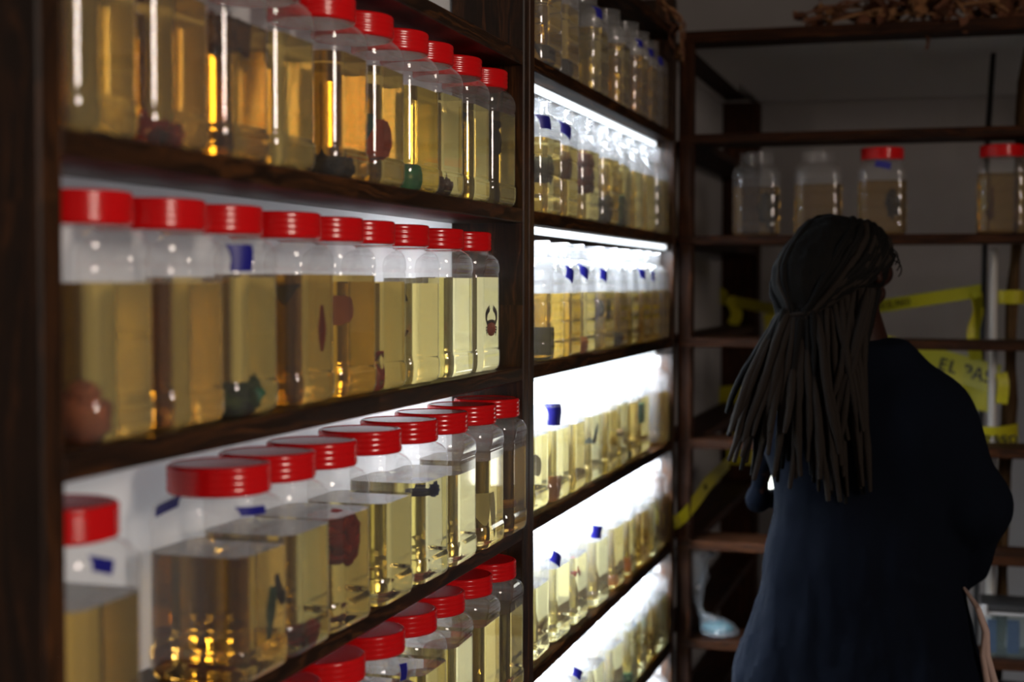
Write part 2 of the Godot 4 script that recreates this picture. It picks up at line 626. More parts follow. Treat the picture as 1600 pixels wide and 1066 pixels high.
# a label of blue tape lying on the shell's face towards +x (or +z), centred at that height and offset
func patch(kind: String, y: float, off: float, w: float, hgt: float, tilt: float, face := "x") -> ArrayMesh:
	var prof := profile(kind)
	var v := PackedVector3Array()
	var nn := PackedVector3Array()
	var ix := PackedInt32Array()
	var n := 6
	for i in n:
		for j in n:
			var a := (j / float(n - 1) - 0.5) * w
			var b := (i / float(n - 1) - 0.5) * hgt
			var s := off + a * cos(tilt) - b * sin(tilt)
			var yy := y + a * sin(tilt) + b * cos(tilt)
			var hw := 0.06
			var r := 0.036
			for k in prof.size() - 1:
				if prof[k][0] <= yy and prof[k + 1][0] >= yy and prof[k + 1][0] > prof[k][0]:
					var f: float = (yy - prof[k][0]) / (prof[k + 1][0] - prof[k][0])
					hw = lerpf(prof[k][1], prof[k + 1][1], f)
					r = lerpf(prof[k][2], prof[k + 1][2], f)
			r = minf(r, hw)
			# walk round the section from the middle of the face
			var flat := hw - r
			var pos := Vector2(hw, s)
			var nor := Vector2(1, 0)
			if absf(s) > flat:
				var th := (absf(s) - flat) / maxf(r, 0.001)
				pos = Vector2(flat + r * cos(th), signf(s) * (flat + r * sin(th)))
				nor = Vector2(cos(th), signf(s) * sin(th))
			pos += nor * 0.0007
			if face == "x":
				v.append(Vector3(pos.x, yy, pos.y))
				nn.append(Vector3(nor.x, 0, nor.y))
			else:
				v.append(Vector3(pos.y, yy, pos.x))
				nn.append(Vector3(nor.y, 0, nor.x))
	for i in n - 1:
		for j in n - 1:
			var a := i * n + j
			ix.append_array([a, a + 1, a + n + 1, a, a + n + 1, a + n])
	return arrays(v, nn, ix)

# tapes: [height, offset, width, height, tilt, face]
func jar(kind: String, at: Vector3, level: float, liquid: int, label: String, group: String, tape := [], turn := 0.0, cloudy := false) -> Node3D:
	var t := thing("specimen_jar", at, label, "jar", group)
	t.rotation.y = turn
	var shell := part("shell", shared(kind, func(): return loft(profile(kind), 7, true, false)), M.plastic_cloudy if cloudy else M.plastic, t)
	level = snappedf(level, 0.002)
	part("liquid", shared("%s %.3f" % [kind, level], func(): return loft(fill(kind, level), 7)), M.liquid[liquid], t)
	if kind.ends_with("lidded"):
		part("lid", shared("lid", func(): return loft(lid_profile(), 12, true, true)), M.red_lid, t, Vector3(0, 0.1935, 0))
	for p in tape:
		part("tape_label", patch(kind, p[0], p[1], p[2], p[3], p[4], p[5] if p.size() > 5 else "x"), M.blue_tape, t)
	return t

const NTH := ["nearest", "second", "third", "fourth", "fifth", "sixth", "seventh", "eighth", "ninth", "tenth"]

func red_jars() -> void:
	var rows := [
		[1.628, -0.766, [2.362, 2.222, 2.084, 1.975, 1.838, 1.708, 1.545, 1.424, 1.288, 1.156], "upper"],
		[1.359, -0.770, [2.285, 2.145, 1.988, 1.852, 1.741, 1.608, 1.453, 1.325, 1.186], "middle"],
		[1.086, -0.746, [2.366, 2.235, 2.091, 1.957, 1.813, 1.660, 1.537, 1.421, 1.119], "lower"],
		[0.817, -0.748, [2.355, 2.222, 2.084, 1.958, 1.830, 1.690, 1.555], "bottom"],
	]
	var tapes_of := {
		"middle 6": [[0.168, 0.043, 0.032, 0.028, 0.0]],
		"lower 8": [[0.176, 0.018, 0.030, 0.013, 0.3]],
		"lower 7": [[0.180, 0.030, 0.040, 0.009, 0.05], [0.184, -0.030, 0.030, 0.012, 0.45, "z"]],
		"bottom 4": [[0.173, 0.010, 0.024, 0.022, 0.15]],
	}
	var liquids := {"upper": [0, 0, 0, 0, 1, 2, 1, 2, 2, 1], "middle": [3, 3, 0, 1, 1, 2, 1, 2, 1], "lower": [2, 0, 3, 3, 0, 1, 0, 2, 2], "bottom": [0, 0, 3, 0, 0, 0, 0]}
	var notes := {
		"upper 0": "dark ragged strip inside", "upper 3": "teal ball at bottom", "upper 4": "red and blue disc inside", "upper 8": "dark lump at bottom", "middle 0": "crab inside", "middle 6": "square blue tape",
		"lower 7": "first after the gap", "lower 5": "dark red clump inside", "bottom 4": "small blue tape", "lower 8": "half behind plank",
	}
	for row in rows:
		for k in row[2].size():
			var key := "%s %d" % [row[3], k]
			var label := "red-lidded jar, %s from the dividing post on the %s red row" % [NTH[k], row[3]]
			if notes.has(key): label = "red-lidded jar, %s from dividing post on %s red row, %s" % [NTH[k], row[3], notes[key]]
			var lv := 0.148 + rng.randf_range(-0.006, 0.006)
			if row[3] == "lower": lv -= 0.011
			jar("lidded", Vector3(row[1], row[0], -row[2][k]), lv, liquids[row[3]][k], label, "red-lidded jars on the %s row" % row[3], tapes_of.get(key, []), rng.randf_range(-0.04, 0.04))

func lit_jars() -> void:
	var names := ["first", "second", "third", "fourth", "fifth", "sixth", "seventh"]
	var rows := [
		[2.65, 2.81, 3.06, 3.30, 3.47, 3.61, 3.755],
		[2.66, 2.80, 2.96, 3.16, 3.30, 3.44, 3.59, 3.75],
		[2.67, 2.82, 2.95, 3.14, 3.265, 3.39, 3.52, 3.645, 3.77],
		[2.60, 2.73, 2.865, 3.02, 3.16, 3.285, 3.41, 3.55, 3.765],
		[2.60, 2.75, 2.90, 3.07, 3.25, 3.40, 3.53, 3.655, 3.78],
		[2.62, 2.76, 2.90, 3.05, 3.25, 3.395, 3.52, 3.645, 3.77],
		[3.38, 3.51, 3.64, 3.77],
	]
	var tapes_of := {
		"0 2": [[0.166, 0.042, 0.024, 0.024, 0.2]], "0 4": [[0.166, 0.042, 0.024, 0.020, 0.1]], "0 5": [[0.166, 0.042, 0.024, 0.022, 0.1]], "0 6": [[0.166, 0.042, 0.022, 0.022, 0.0]],
		"1 0": [[0.166, 0.042, 0.034, 0.026, 0.05]], "1 1": [[0.166, 0.042, 0.030, 0.030, 0.6]],
		"2 1": [[0.160, 0.042, 0.026, 0.026, 0.5]], "2 2": [[0.166, 0.042, 0.026, 0.026, 0.6]], "2 3": [[0.160, 0.042, 0.026, 0.024, 0.4]], "2 6": [[0.166, 0.042, 0.024, 0.024, 0.3]], "2 7": [[0.160, 0.034, 0.024, 0.024, 0.3]],
		"3 1": [[0.166, 0.042, 0.042, 0.040, 0.05]], "4 3": [[0.160, 0.042, 0.036, 0.026, 0.2]], "4 1": [[0.160, 0.042, 0.034, 0.020, 0.6]], "5 2": [[0.166, 0.042, 0.034, 0.018, 0.6]],
	}
	for r in rows.size():
		for k in rows[r].size():
			var key := "%d %d" % [r, k]
			var ribbed: bool = r < 3
			var last: bool = r == 6
			var nth: String = NTH[k] if not last else ["fourth-last", "third-last", "second-last", "last"][k]
			var label := "%s lidless jar, %s from the dividing post on the %s lit row" % ["amber ribbed" if ribbed else "clear smooth", nth, names[r]]
			if last: label = "clear lidless jar, %s before the corner post on the lowest lit row" % nth
			if tapes_of.has(key): label += ", blue tape"
			var lv := (0.125 if r == 2 else 0.138) + rng.randf_range(-0.004, 0.004)
			var x := -0.768 + rng.randf_range(-0.004, 0.004)
			jar("ribbed" if ribbed else "open", Vector3(x, SHELF[r + 1], -rows[r][k]), lv, (4 if rng.randf() < 0.6 else 0) if ribbed else [0, 3, 3, 1][rng.randi() % 4], label, "open jars on the %s lit row" % names[r], tapes_of.get(key, []), rng.randf_range(-0.04, 0.04), true)

func rear_jars() -> void:
	var y: float = SHELF[2]
	jar("ribbed", Vector3(-0.505, y, -3.98), 0.128, 2, "lidless jar with dark specimen at the left end of the rear rack", "jars on the rear rack", [], 0.1)
	jar("ribbed", Vector3(-0.345, y, -3.98), 0.132, 2, "lidless jar of plain amber liquid, second on the rear rack", "jars on the rear rack", [], 0.1)
	jar("ribbed lidded", Vector3(-0.182, y, -3.98), 0.138, 2, "red-lidded jar with blue tape standing behind the person's head", "jars on the rear rack", [[0.178, 0.0, 0.04, 0.018, -0.2, "z"]], 0.08)
	jar("ribbed lidded", Vector3(0.112, y, -3.98), 0.152, 2, "red-lidded jar standing alone at the right end of the rear rack", "jars on the rear rack", [], 0.05)


# ------------------------------------------------------------------ specimens

func spec_at(row_y: float, y: float, t: float, x := -0.742) -> Vector3:
	return Vector3(x, row_y + y, -t)

func ink(r: float, g: float, b: float, rough := 0.6) -> StandardMaterial3D:
	return plain_mat(lin(r, g, b), rough)

func lumps(list: Array, sd: int) -> ArrayMesh:
	var h := Heap.new()
	for k in list.size():
		lump(h, list[k][0], list[k][1], list[k][2], sd + k, 12, 16)
	return heap_mesh(h)

# a thin curled flake: outline half widths along its length
func flake(length: float, widths: Array, curl: float, thick: float, wav := 0.0) -> ArrayMesh:
	var v := PackedVector3Array()
	var nn := PackedVector3Array()
	var ix := PackedInt32Array()
	var n := widths.size()
	for sgn in [1, -1]:
		var o := v.size()
		for k in n:
			var f := k / float(n - 1)
			var th := curl * (f - 0.5)
			for j in 5:
				var u := (j / 4.0 - 0.5) * 2.0
				var zz: float = length * (1.0 - cos(th)) / maxf(absf(curl), 0.01) + u * u * widths[k] * 0.3 + wav * sin(f * 9.0 + u * 2.0)
				v.append(Vector3(u * widths[k], length * (f - 0.5), zz + sgn * thick * (1.0 - 0.8 * absf(u))))
				nn.append(Vector3(-u * 0.4 * sgn, -sin(th) * 0.5 * sgn, sgn).normalized())
		for k in n - 1:
			for j in 4:
				var a := o + k * 5 + j
				ix.append_array([a, a + 1, a + 6, a, a + 6, a + 5])
	return arrays(v, nn, ix)

func spec(called: String, mesh: Mesh, m: Material, at: Vector3, label: String, category: String, turn := 0.0, tilt := 0.0) -> Node3D:
	var o := single(called, mesh, m, at, label, category)
	o.rotation = Vector3(0, turn, tilt)
	return o

func specimens() -> void:
	var A: float = SHELF[2]
	var B: float = SHELF[3]
	var C := 1.086
	var dark := ink(0.010, 0.009, 0.010)
	var brown := ink(0.085, 0.026, 0.012)
	var wine := ink(0.26, 0.012, 0.018, 0.3)
	var teal := ink(0.03, 0.26, 0.23, 0.25)
	var navy := ink(0.012, 0.03, 0.20)
	var blue := ink(0.012, 0.12, 0.36)
	var green := ink(0.025, 0.095, 0.050)
	var pink := ink(0.42, 0.15, 0.18)
	var tan := ink(0.40, 0.26, 0.12)
	var orange := ink(0.42, 0.12, 0.025)
	var pale := ink(0.60, 0.62, 0.58)
	crab(spec_at(B, 0.074, 2.306, -0.732))
	# upper red row
	var st := spec("ragged_strip", flake(0.062, [0.004, 0.010, 0.009, 0.012, 0.010, 0.005, 0.012, 0.003], 0.5, 0.001, 0.002), dark, spec_at(A, 0.112, 2.352), "dark ragged strip floating in the jar nearest the post, upper red row", "specimen", 0.5)
	spec("dark_scrap", flake(0.040, [0.002, 0.008, 0.006, 0.009, 0.003], 0.6, 0.001, 0.002), navy, spec_at(A, 0.125, 2.205), "small navy scrap near the liquid surface, second jar of upper red row", "specimen", 0.6)
	spec("brown_lump", lumps([[Vector3.ZERO, Vector3(0.018, 0.012, 0.016), 0.35], [Vector3(0.014, -0.002, 0.01), Vector3(0.010, 0.009, 0.010), 0.4]], 4), brown, spec_at(A, 0.016, 2.09), "brown lump on the floor of the jar beside the teal ball", "specimen")
	spec("teal_ball", lumps([[Vector3.ZERO, Vector3(0.017, 0.017, 0.017), 0.012]], 9), teal, spec_at(A, 0.0205, 1.962), "round teal ball at the bottom of a jar, upper red row", "ball")
	var disc := thing("toy_disc", spec_at(A, 0.060, 1.834), "red brown disc with a blue stripe floating beside the teal ball's jar", "toy")
	disc.rotation = Vector3(0, 0.6, -0.25)
	var hd := Heap.new()
	lump(hd, Vector3.ZERO, Vector3(0.024, 0.027, 0.008), 0.10, 3)
	part("disc", heap_mesh(hd), ink(0.42, 0.045, 0.020), disc)
	part("stripe", flake(0.048, [0.004, 0.007, 0.007, 0.004], 0.3, 0.001), blue, disc, Vector3(-0.010, 0.008, 0.009))
	spec("dark_pebbles", lumps([[Vector3(-0.01, 0, 0), Vector3(0.013, 0.014, 0.013), 0.3], [Vector3(0.014, -0.002, 0.004), Vector3(0.012, 0.012, 0.012), 0.3]], 14), dark, spec_at(A, 0.017, 1.71), "pair of dark lumps lying at the bottom, sixth jar of upper red row", "specimen")
	var shag := Heap.new()
	for k in 26:
		var a := k * 2.4
		var q := Vector3(cos(a) * 0.030 * (0.4 + 0.6 * fmod(k * 0.37, 1.0)), 0.010 - 0.010 * fmod(k * 0.61, 1.0), sin(a) * 0.030 * (0.4 + 0.6 * fmod(k * 0.37, 1.0)))
		lump(shag, q, Vector3(0.010, 0.012 + 0.010 * fmod(k * 0.29, 1.0), 0.010), 0.4, 50 + k, 7, 9)
	spec("shaggy_clump", heap_mesh(shag), brown, Vector3(-0.756, A + 0.128, -1.424), "wide shaggy dark clump floating at the surface, upper red row", "specimen")
	spec("wine_lump", lumps([[Vector3(-0.014, 0, 0), Vector3(0.013, 0.014, 0.013), 0.3], [Vector3(0.014, -0.002, 0.0), Vector3(0.012, 0.010, 0.012), 0.3]], 19), wine, spec_at(A, 0.017, 1.285), "two dark red lumps at the bottom, ninth jar of upper red row", "specimen")
	# middle red row
	spec("leaf_scrap", flake(0.022, [0.001, 0.006, 0.005, 0.001], 0.8, 0.0008), dark, spec_at(B, 0.125, 1.952), "tiny dark scrap near the surface, third jar of middle red row", "specimen", 0.7, 0.8)
	spec("leaf_scrap", flake(0.020, [0.001, 0.007, 0.005, 0.001], 0.6, 0.0008), brown, spec_at(B, 0.070, 1.955), "tiny brown scrap at half depth, third jar of middle red row", "specimen", 0.7, -0.9)
	var tw := Heap.new()
	tube(tw, PackedVector3Array([Vector3(0, -0.022, 0), Vector3(0.003, -0.008, 0.002), Vector3(-0.002, 0.006, 0), Vector3(0.003, 0.022, 0.001)]), PackedFloat32Array([0.0022, 0.0028, 0.002, 0.001]), 7)
	tube(tw, PackedVector3Array([Vector3(-0.001, 0.004, 0), Vector3(-0.007, 0.012, 0), Vector3(-0.008, 0.02, 0)]), PackedFloat32Array([0.0018, 0.0014, 0.0008]), 6)
	spec("red_twig", heap_mesh(tw), wine, spec_at(B, 0.030, 1.842), "thin dark red forked twig standing in a jar, middle red row", "twig")
	spec("pink_piece", flake(0.030, [0.006, 0.017, 0.019, 0.017, 0.007], 0.9, 0.0016, 0.002), pink, spec_at(B, 0.108, 1.722), "pink violet curled piece floating high in a jar, middle red row", "specimen", 0.6, 1.3)
	spec("red_strip", flake(0.055, [0.003, 0.007, 0.009, 0.006, 0.003], 0.8, 0.0012, 0.001), ink(0.34, 0.045, 0.02), spec_at(B, 0.088, 1.645), "long rust red strip hanging in the sixth jar, middle red row", "specimen", 0.6)
	spec("dark_triangle", flake(0.022, [0.016, 0.011, 0.006, 0.001], 0.3, 0.001), dark, spec_at(B, 0.128, 1.577), "small dark triangular scrap under the surface, middle red row", "specimen", 0.6, 3.3)
	spec("green_lump", lumps([[Vector3(-0.012, 0, 0), Vector3(0.018, 0.014, 0.016), 0.35], [Vector3(0.016, 0.004, 0.0), Vector3(0.015, 0.017, 0.014), 0.35], [Vector3(0.002, -0.004, 0.014), Vector3(0.014, 0.009, 0.012), 0.3]], 31), green, spec_at(B, 0.020, 1.446), "dark green lump on the bottom of the blue taped jar", "specimen")
	spec("pink_lump", lumps([[Vector3.ZERO, Vector3(0.024, 0.020, 0.020), 0.25], [Vector3(0.006, 0.018, 0.004), Vector3(0.013, 0.012, 0.012), 0.3]], 37), pink, spec_at(B, 0.025, 1.152), "pinkish lump at the bottom of the jar beside the front plank", "specimen")
	# lower red row
	spec("tan_scrap", lumps([[Vector3.ZERO, Vector3(0.012, 0.006, 0.008), 0.4]], 41), tan, spec_at(C, 0.050, 2.36, -0.715), "small tan scrap in the jar against the post, lower red row", "specimen")
	spec("pale_shard", flake(0.070, [0.002, 0.008, 0.010, 0.012, 0.008], 0.5, 0.0012, 0.002), pale, spec_at(C, 0.050, 2.245, -0.715), "pale upright shard in the second jar, lower red row", "specimen", 0.4, 0.12)
	spec("blue_scrap", lumps([[Vector3.ZERO, Vector3(0.017, 0.008, 0.012), 0.4], [Vector3(0.012, 0.003, 0), Vector3(0.009, 0.009, 0.009), 0.4]], 43), navy, spec_at(C, 0.124, 1.965, -0.715), "crumpled dark blue scrap floating at the surface, lower red row", "specimen")
	var fl := Heap.new()
	for k in 22:
		var a := k * 2.39996
		var yy := 1.0 - 2.0 * (k + 0.5) / 22.0
		var rr := sqrt(1.0 - yy * yy)
		lump(fl, Vector3(cos(a) * rr * 0.017, yy * 0.024, sin(a) * rr * 0.017), Vector3(0.013, 0.010, 0.013), 0.3, 70 + k, 7, 9)
	spec("red_flower", heap_mesh(fl), ink(0.30, 0.008, 0.010), spec_at(C, 0.106, 1.667, -0.722), "dark red flower-like clump in the sixth jar, lower red row", "flower")
	spec("red_lump", lumps([[Vector3(-0.016, 0, 0), Vector3(0.016, 0.010, 0.013), 0.35], [Vector3(0.012, 0.004, 0.0), Vector3(0.018, 0.012, 0.014), 0.35]], 47), wine, spec_at(C, 0.015, 1.548, -0.722), "shiny wine red lump on the bottom, lower red row", "specimen")
	spec("blue_strip", flake(0.058, [0.003, 0.005, 0.008, 0.008, 0.006], 0.5, 0.0014, 0.001), blue, spec_at(C, 0.060, 1.452, -0.716), "longer blue strip standing in the large front jar, lower red row", "specimen", 0.7, -0.15)
	spec("blue_strip", flake(0.036, [0.003, 0.007, 0.006, 0.004], 0.4, 0.0014, 0.001), navy, spec_at(C, 0.082, 1.470, -0.714), "shorter navy strip beside the blue strip, lower red row", "specimen", 0.7, 0.25)
	# lit rack
	var R1: float = SHELF[1]
	spec("dark_slab", box_mesh(Vector3(0.004, 0.030, 0.055), 0.0015), dark, spec_at(R1, 0.035, 2.665), "dark flat slab leaning in the ribbed jar, first lit row", "specimen", 0.2, 0.3)
	spec("dark_lump", lumps([[Vector3.ZERO, Vector3(0.014, 0.016, 0.014), 0.3]], 53), ink(0.03, 0.025, 0.03), spec_at(R1, 0.022, 2.82), "dark rounded lump in the second jar, first lit row", "specimen")
	spec("grey_lump", lumps([[Vector3.ZERO, Vector3(0.018, 0.022, 0.018), 0.3]], 54), ink(0.04, 0.045, 0.05), spec_at(A, 0.082, 2.665), "grey blue lump floating in the jar nearest the post, second lit row", "specimen")
	spec("dark_oval", lumps([[Vector3.ZERO, Vector3(0.018, 0.026, 0.018), 0.2]], 55), brown, spec_at(A, 0.100, 2.80), "dark brown oval under blue tape, second lit row", "specimen")
	var pu := Heap.new()
	for k in 16:
		var a := k * 2.4
		lump(pu, Vector3(cos(a) * 0.022, 0.026 * sin(k * 1.7), sin(a) * 0.022), Vector3(0.016, 0.016, 0.016), 0.35, 90 + k, 7, 9)
	spec("purple_clump", heap_mesh(pu), ink(0.11, 0.010, 0.035), spec_at(A, 0.098, 2.955, -0.752), "large dark purple clump hanging in the third jar, second lit row", "specimen")
	spec("black_lump", lumps([[Vector3(-0.014, 0.012, 0), Vector3(0.014, 0.024, 0.016), 0.35], [Vector3(0.014, 0.008, 0.008), Vector3(0.016, 0.022, 0.016), 0.35], [Vector3(0.0, -0.012, 0.012), Vector3(0.024, 0.012, 0.018), 0.3]], 57), dark, spec_at(A, 0.030, 3.155), "tall black lump on the bottom of the fourth jar, second lit row", "specimen")
	spec("teal_lump", lumps([[Vector3(0, 0.016, 0), Vector3(0.014, 0.020, 0.014), 0.3], [Vector3(0.004, -0.008, 0.0), Vector3(0.018, 0.016, 0.016), 0.3]], 58), ink(0.015, 0.06, 0.06), spec_at(A, 0.032, 3.31), "dark teal lump beside the tall black lump, second lit row", "specimen")
	spec("green_scrap", flake(0.050, [0.014, 0.018, 0.016, 0.015], 0.4, 0.001, 0.002), ink(0.06, 0.075, 0.02), spec_at(B, 0.036, 2.665), "olive green mesh scrap in the jar nearest the post, third lit row", "specimen", 0.8)
	spec("orange_bit", lumps([[Vector3.ZERO, Vector3(0.014, 0.014, 0.012), 0.3]], 60), orange, spec_at(B, 0.020, 2.945), "orange bit on the bottom of the third jar, third lit row", "specimen")
	spec("dark_oval", lumps([[Vector3.ZERO, Vector3(0.010, 0.022, 0.010), 0.2]], 61), brown, spec_at(B, 0.086, 3.115), "smaller dark oval, nearer the post of two in one jar", "specimen")
	spec("dark_oval", lumps([[Vector3.ZERO, Vector3(0.011, 0.024, 0.011), 0.2]], 62), ink(0.03, 0.03, 0.02), spec_at(B, 0.086, 3.165), "larger dark oval, farther from the post of two in one jar", "specimen")
	spec("dark_ball", lumps([[Vector3.ZERO, Vector3(0.014, 0.013, 0.014), 0.1]], 63), ink(0.02, 0.018, 0.028), spec_at(B, 0.020, 3.27), "dark round ball at the bottom, third lit row", "ball")
	var R4: float = SHELF[4]
	spec("grey_shell", flake(0.045, [0.006, 0.016, 0.019, 0.013, 0.004], 1.4, 0.002, 0.002), ink(0.45, 0.43, 0.40), spec_at(R4, 0.082, 2.60), "pale grey shell piece floating nearest the post, fourth lit row", "shell", 0.7, 0.6)
	var co := Heap.new()
	for k in 6:
		var a := k * 1.05
		tube(co, PackedVector3Array([Vector3(0, -0.020, 0), Vector3(cos(a) * 0.008, -0.004, sin(a) * 0.008), Vector3(cos(a) * 0.016, 0.008 + 0.004 * (k % 3), sin(a) * 0.014), Vector3(cos(a) * 0.017, 0.018 + 0.004 * (k % 2), sin(a) * 0.015)]), PackedFloat32Array([0.006, 0.005, 0.0045, 0.003]), 7)
	spec("orange_coral", heap_mesh(co), ink(0.40, 0.15, 0.05), spec_at(R4, 0.024, 2.73), "orange branching coral piece on the bottom, fourth lit row", "coral")
	var bird := thing("blue_scrap", spec_at(R4, 0.092, 3.02), "slate blue v-shaped scrap with a red tip, fourth lit row", "specimen")
	bird.rotation.y = 0.8
	var wing := part("wing", flake(0.042, [0.002, 0.007, 0.010, 0.007], 0.4, 0.0014), ink(0.06, 0.11, 0.18), bird, Vector3(-0.014, 0, 0))
	wing.rotation.z = 0.9
	wing = part("wing", flake(0.046, [0.006, 0.009, 0.008, 0.002], 0.4, 0.0014), ink(0.06, 0.11, 0.18), bird, Vector3(0.016, 0.006, 0))
	wing.rotation.z = -0.5
	part("red_tip", lumps([[Vector3.ZERO, Vector3(0.005, 0.006, 0.004), 0.2]], 65), orange, bird, Vector3(-0.028, 0.024, 0.001))
	spec("pale_disc", lumps([[Vector3.ZERO, Vector3(0.016, 0.007, 0.016), 0.15]], 66), ink(0.45, 0.30, 0.28), spec_at(R4, 0.076, 3.29), "pale flat cap floating at half depth, fourth lit row", "specimen")
	spec("black_dot", lumps([[Vector3.ZERO, Vector3(0.008, 0.009, 0.008), 0.15]], 67), dark, spec_at(R4, 0.012, 3.405), "small black pellet on the bottom, fourth lit row", "specimen")
	var tb := Heap.new()
	for k in 5:
		tube(tb, PackedVector3Array([Vector3(0, -0.022, -0.020 + k * 0.010), Vector3(0, 0.022, -0.020 + k * 0.010)]), PackedFloat32Array([0.0062, 0.0062]), 8)
	spec("teal_block", heap_mesh(tb), ink(0.03, 0.17, 0.20), spec_at(R4, 0.098, 3.545), "teal ribbed block floating near the corner post, fourth lit row", "specimen")
	var R5: float = SHELF[5]
	spec("red_bit", lumps([[Vector3(-0.007, 0, 0), Vector3(0.008, 0.007, 0.007), 0.3], [Vector3(0.009, -0.006, 0), Vector3(0.006, 0.006, 0.006), 0.3]], 68), ink(0.35, 0.03, 0.02), spec_at(R5, 0.104, 2.90), "small red bits under the surface, fifth lit row", "specimen")
	spec("orange_flake", flake(0.036, [0.005, 0.010, 0.010, 0.004], 0.8, 0.0014), ink(0.5, 0.22, 0.09), spec_at(R5, 0.018, 3.245), "flat orange flake lying at the bottom, fifth lit row", "specimen", 0.8, 1.4)
	spec("orange_flake", flake(0.036, [0.004, 0.007, 0.007, 0.003], 0.6, 0.0014), orange, spec_at(R5, 0.026, 3.40), "orange flake standing upright, fifth lit row", "specimen", 0.8, 0.1)
	spec("teal_lump", lumps([[Vector3.ZERO, Vector3(0.016, 0.014, 0.016), 0.3]], 69), ink(0.02, 0.09, 0.09), spec_at(SHELF[6], 0.020, 3.40), "teal lump on the bottom of a jar, sixth lit row", "specimen")
	# rear rack
	spec("dark_clump", lumps([[Vector3(0, 0.010, 0), Vector3(0.022, 0.040, 0.016), 0.35]], 71), dark, Vector3(-0.475, A + 0.062, -3.965), "dark tall clump inside the lidless jar at the rear rack's end", "specimen")
	spec("dark_clump", lumps([[Vector3(0, 0.0, 0), Vector3(0.016, 0.034, 0.016), 0.35]], 72), dark, Vector3(-0.155, A + 0.080, -3.965), "dark narrow clump inside the red-lidded jar beyond the person", "specimen")
	spec("dark_clump", lumps([[Vector3(0, 0.0, 0), Vector3(0.008, 0.016, 0.008), 0.35], [Vector3(0.004, 0.035, 0), Vector3(0.004, 0.030, 0.005), 0.3]], 73), brown, Vector3(0.085, A + 0.052, -3.955), "small brown clump inside the rear rack's last jar", "specimen")

func crab(at: Vector3) -> void:
	var t := thing("crab", at, "red brown crab with raised dark claws inside the jar nearest the post", "crab")
	t.rotation.y = 0.80
	t.scale = Vector3.ONE * 1.05
	var shellm := ink(0.48, 0.055, 0.014, 0.35)
	var darkm := ink(0.018, 0.010, 0.008, 0.4)
	var h := Heap.new()
	lump(h, Vector3(0, -0.004, 0), Vector3(0.0150, 0.0125, 0.0085), 0.05, 2, 16, 22)
	part("carapace", heap_mesh(h), shellm, t)
	h = Heap.new()
	for k in 7:
		var x := -0.0135 + k * 0.0045
		lump(h, Vector3(x, 0.0065 - absf(x) * 0.15, 0.001), Vector3(0.0028, 0.0036, 0.0066), 0.1, k, 7, 10)
	part("front_edge", heap_mesh(h), darkm, t)
	for s in [-1, 1]:
		h = Heap.new()
		tube(h, PackedVector3Array([Vector3(s * 0.013, 0.002, 0.002), Vector3(s * 0.0175, 0.010, 0.004), Vector3(s * 0.0165, 0.018, 0.005), Vector3(s * 0.012, 0.024, 0.005), Vector3(s * 0.0065, 0.031, 0.004)]), PackedFloat32Array([0.0026, 0.0030, 0.0044, 0.0040, 0.0006]), 9)
		tube(h, PackedVector3Array([Vector3(s * 0.0125, 0.021, 0.005), Vector3(s * 0.0075, 0.0225, 0.005), Vector3(s * 0.0045, 0.0275, 0.004)]), PackedFloat32Array([0.0028, 0.0020, 0.0005]), 8)
		part("claw", heap_mesh(h), darkm, t)
		for k in 3:
			h = Heap.new()
			var y := -0.002 - k * 0.004
			tube(h, PackedVector3Array([Vector3(s * 0.012, y, 0), Vector3(s * (0.018 - k * 0.001), y - 0.001, 0.003), Vector3(s * (0.0185 - k * 0.002), y - 0.006, 0.004)]), PackedFloat32Array([0.0016, 0.0014, 0.0006]), 6)
			part("leg", heap_mesh(h), darkm, t)


# ------------------------------------------------------------------ the visitor

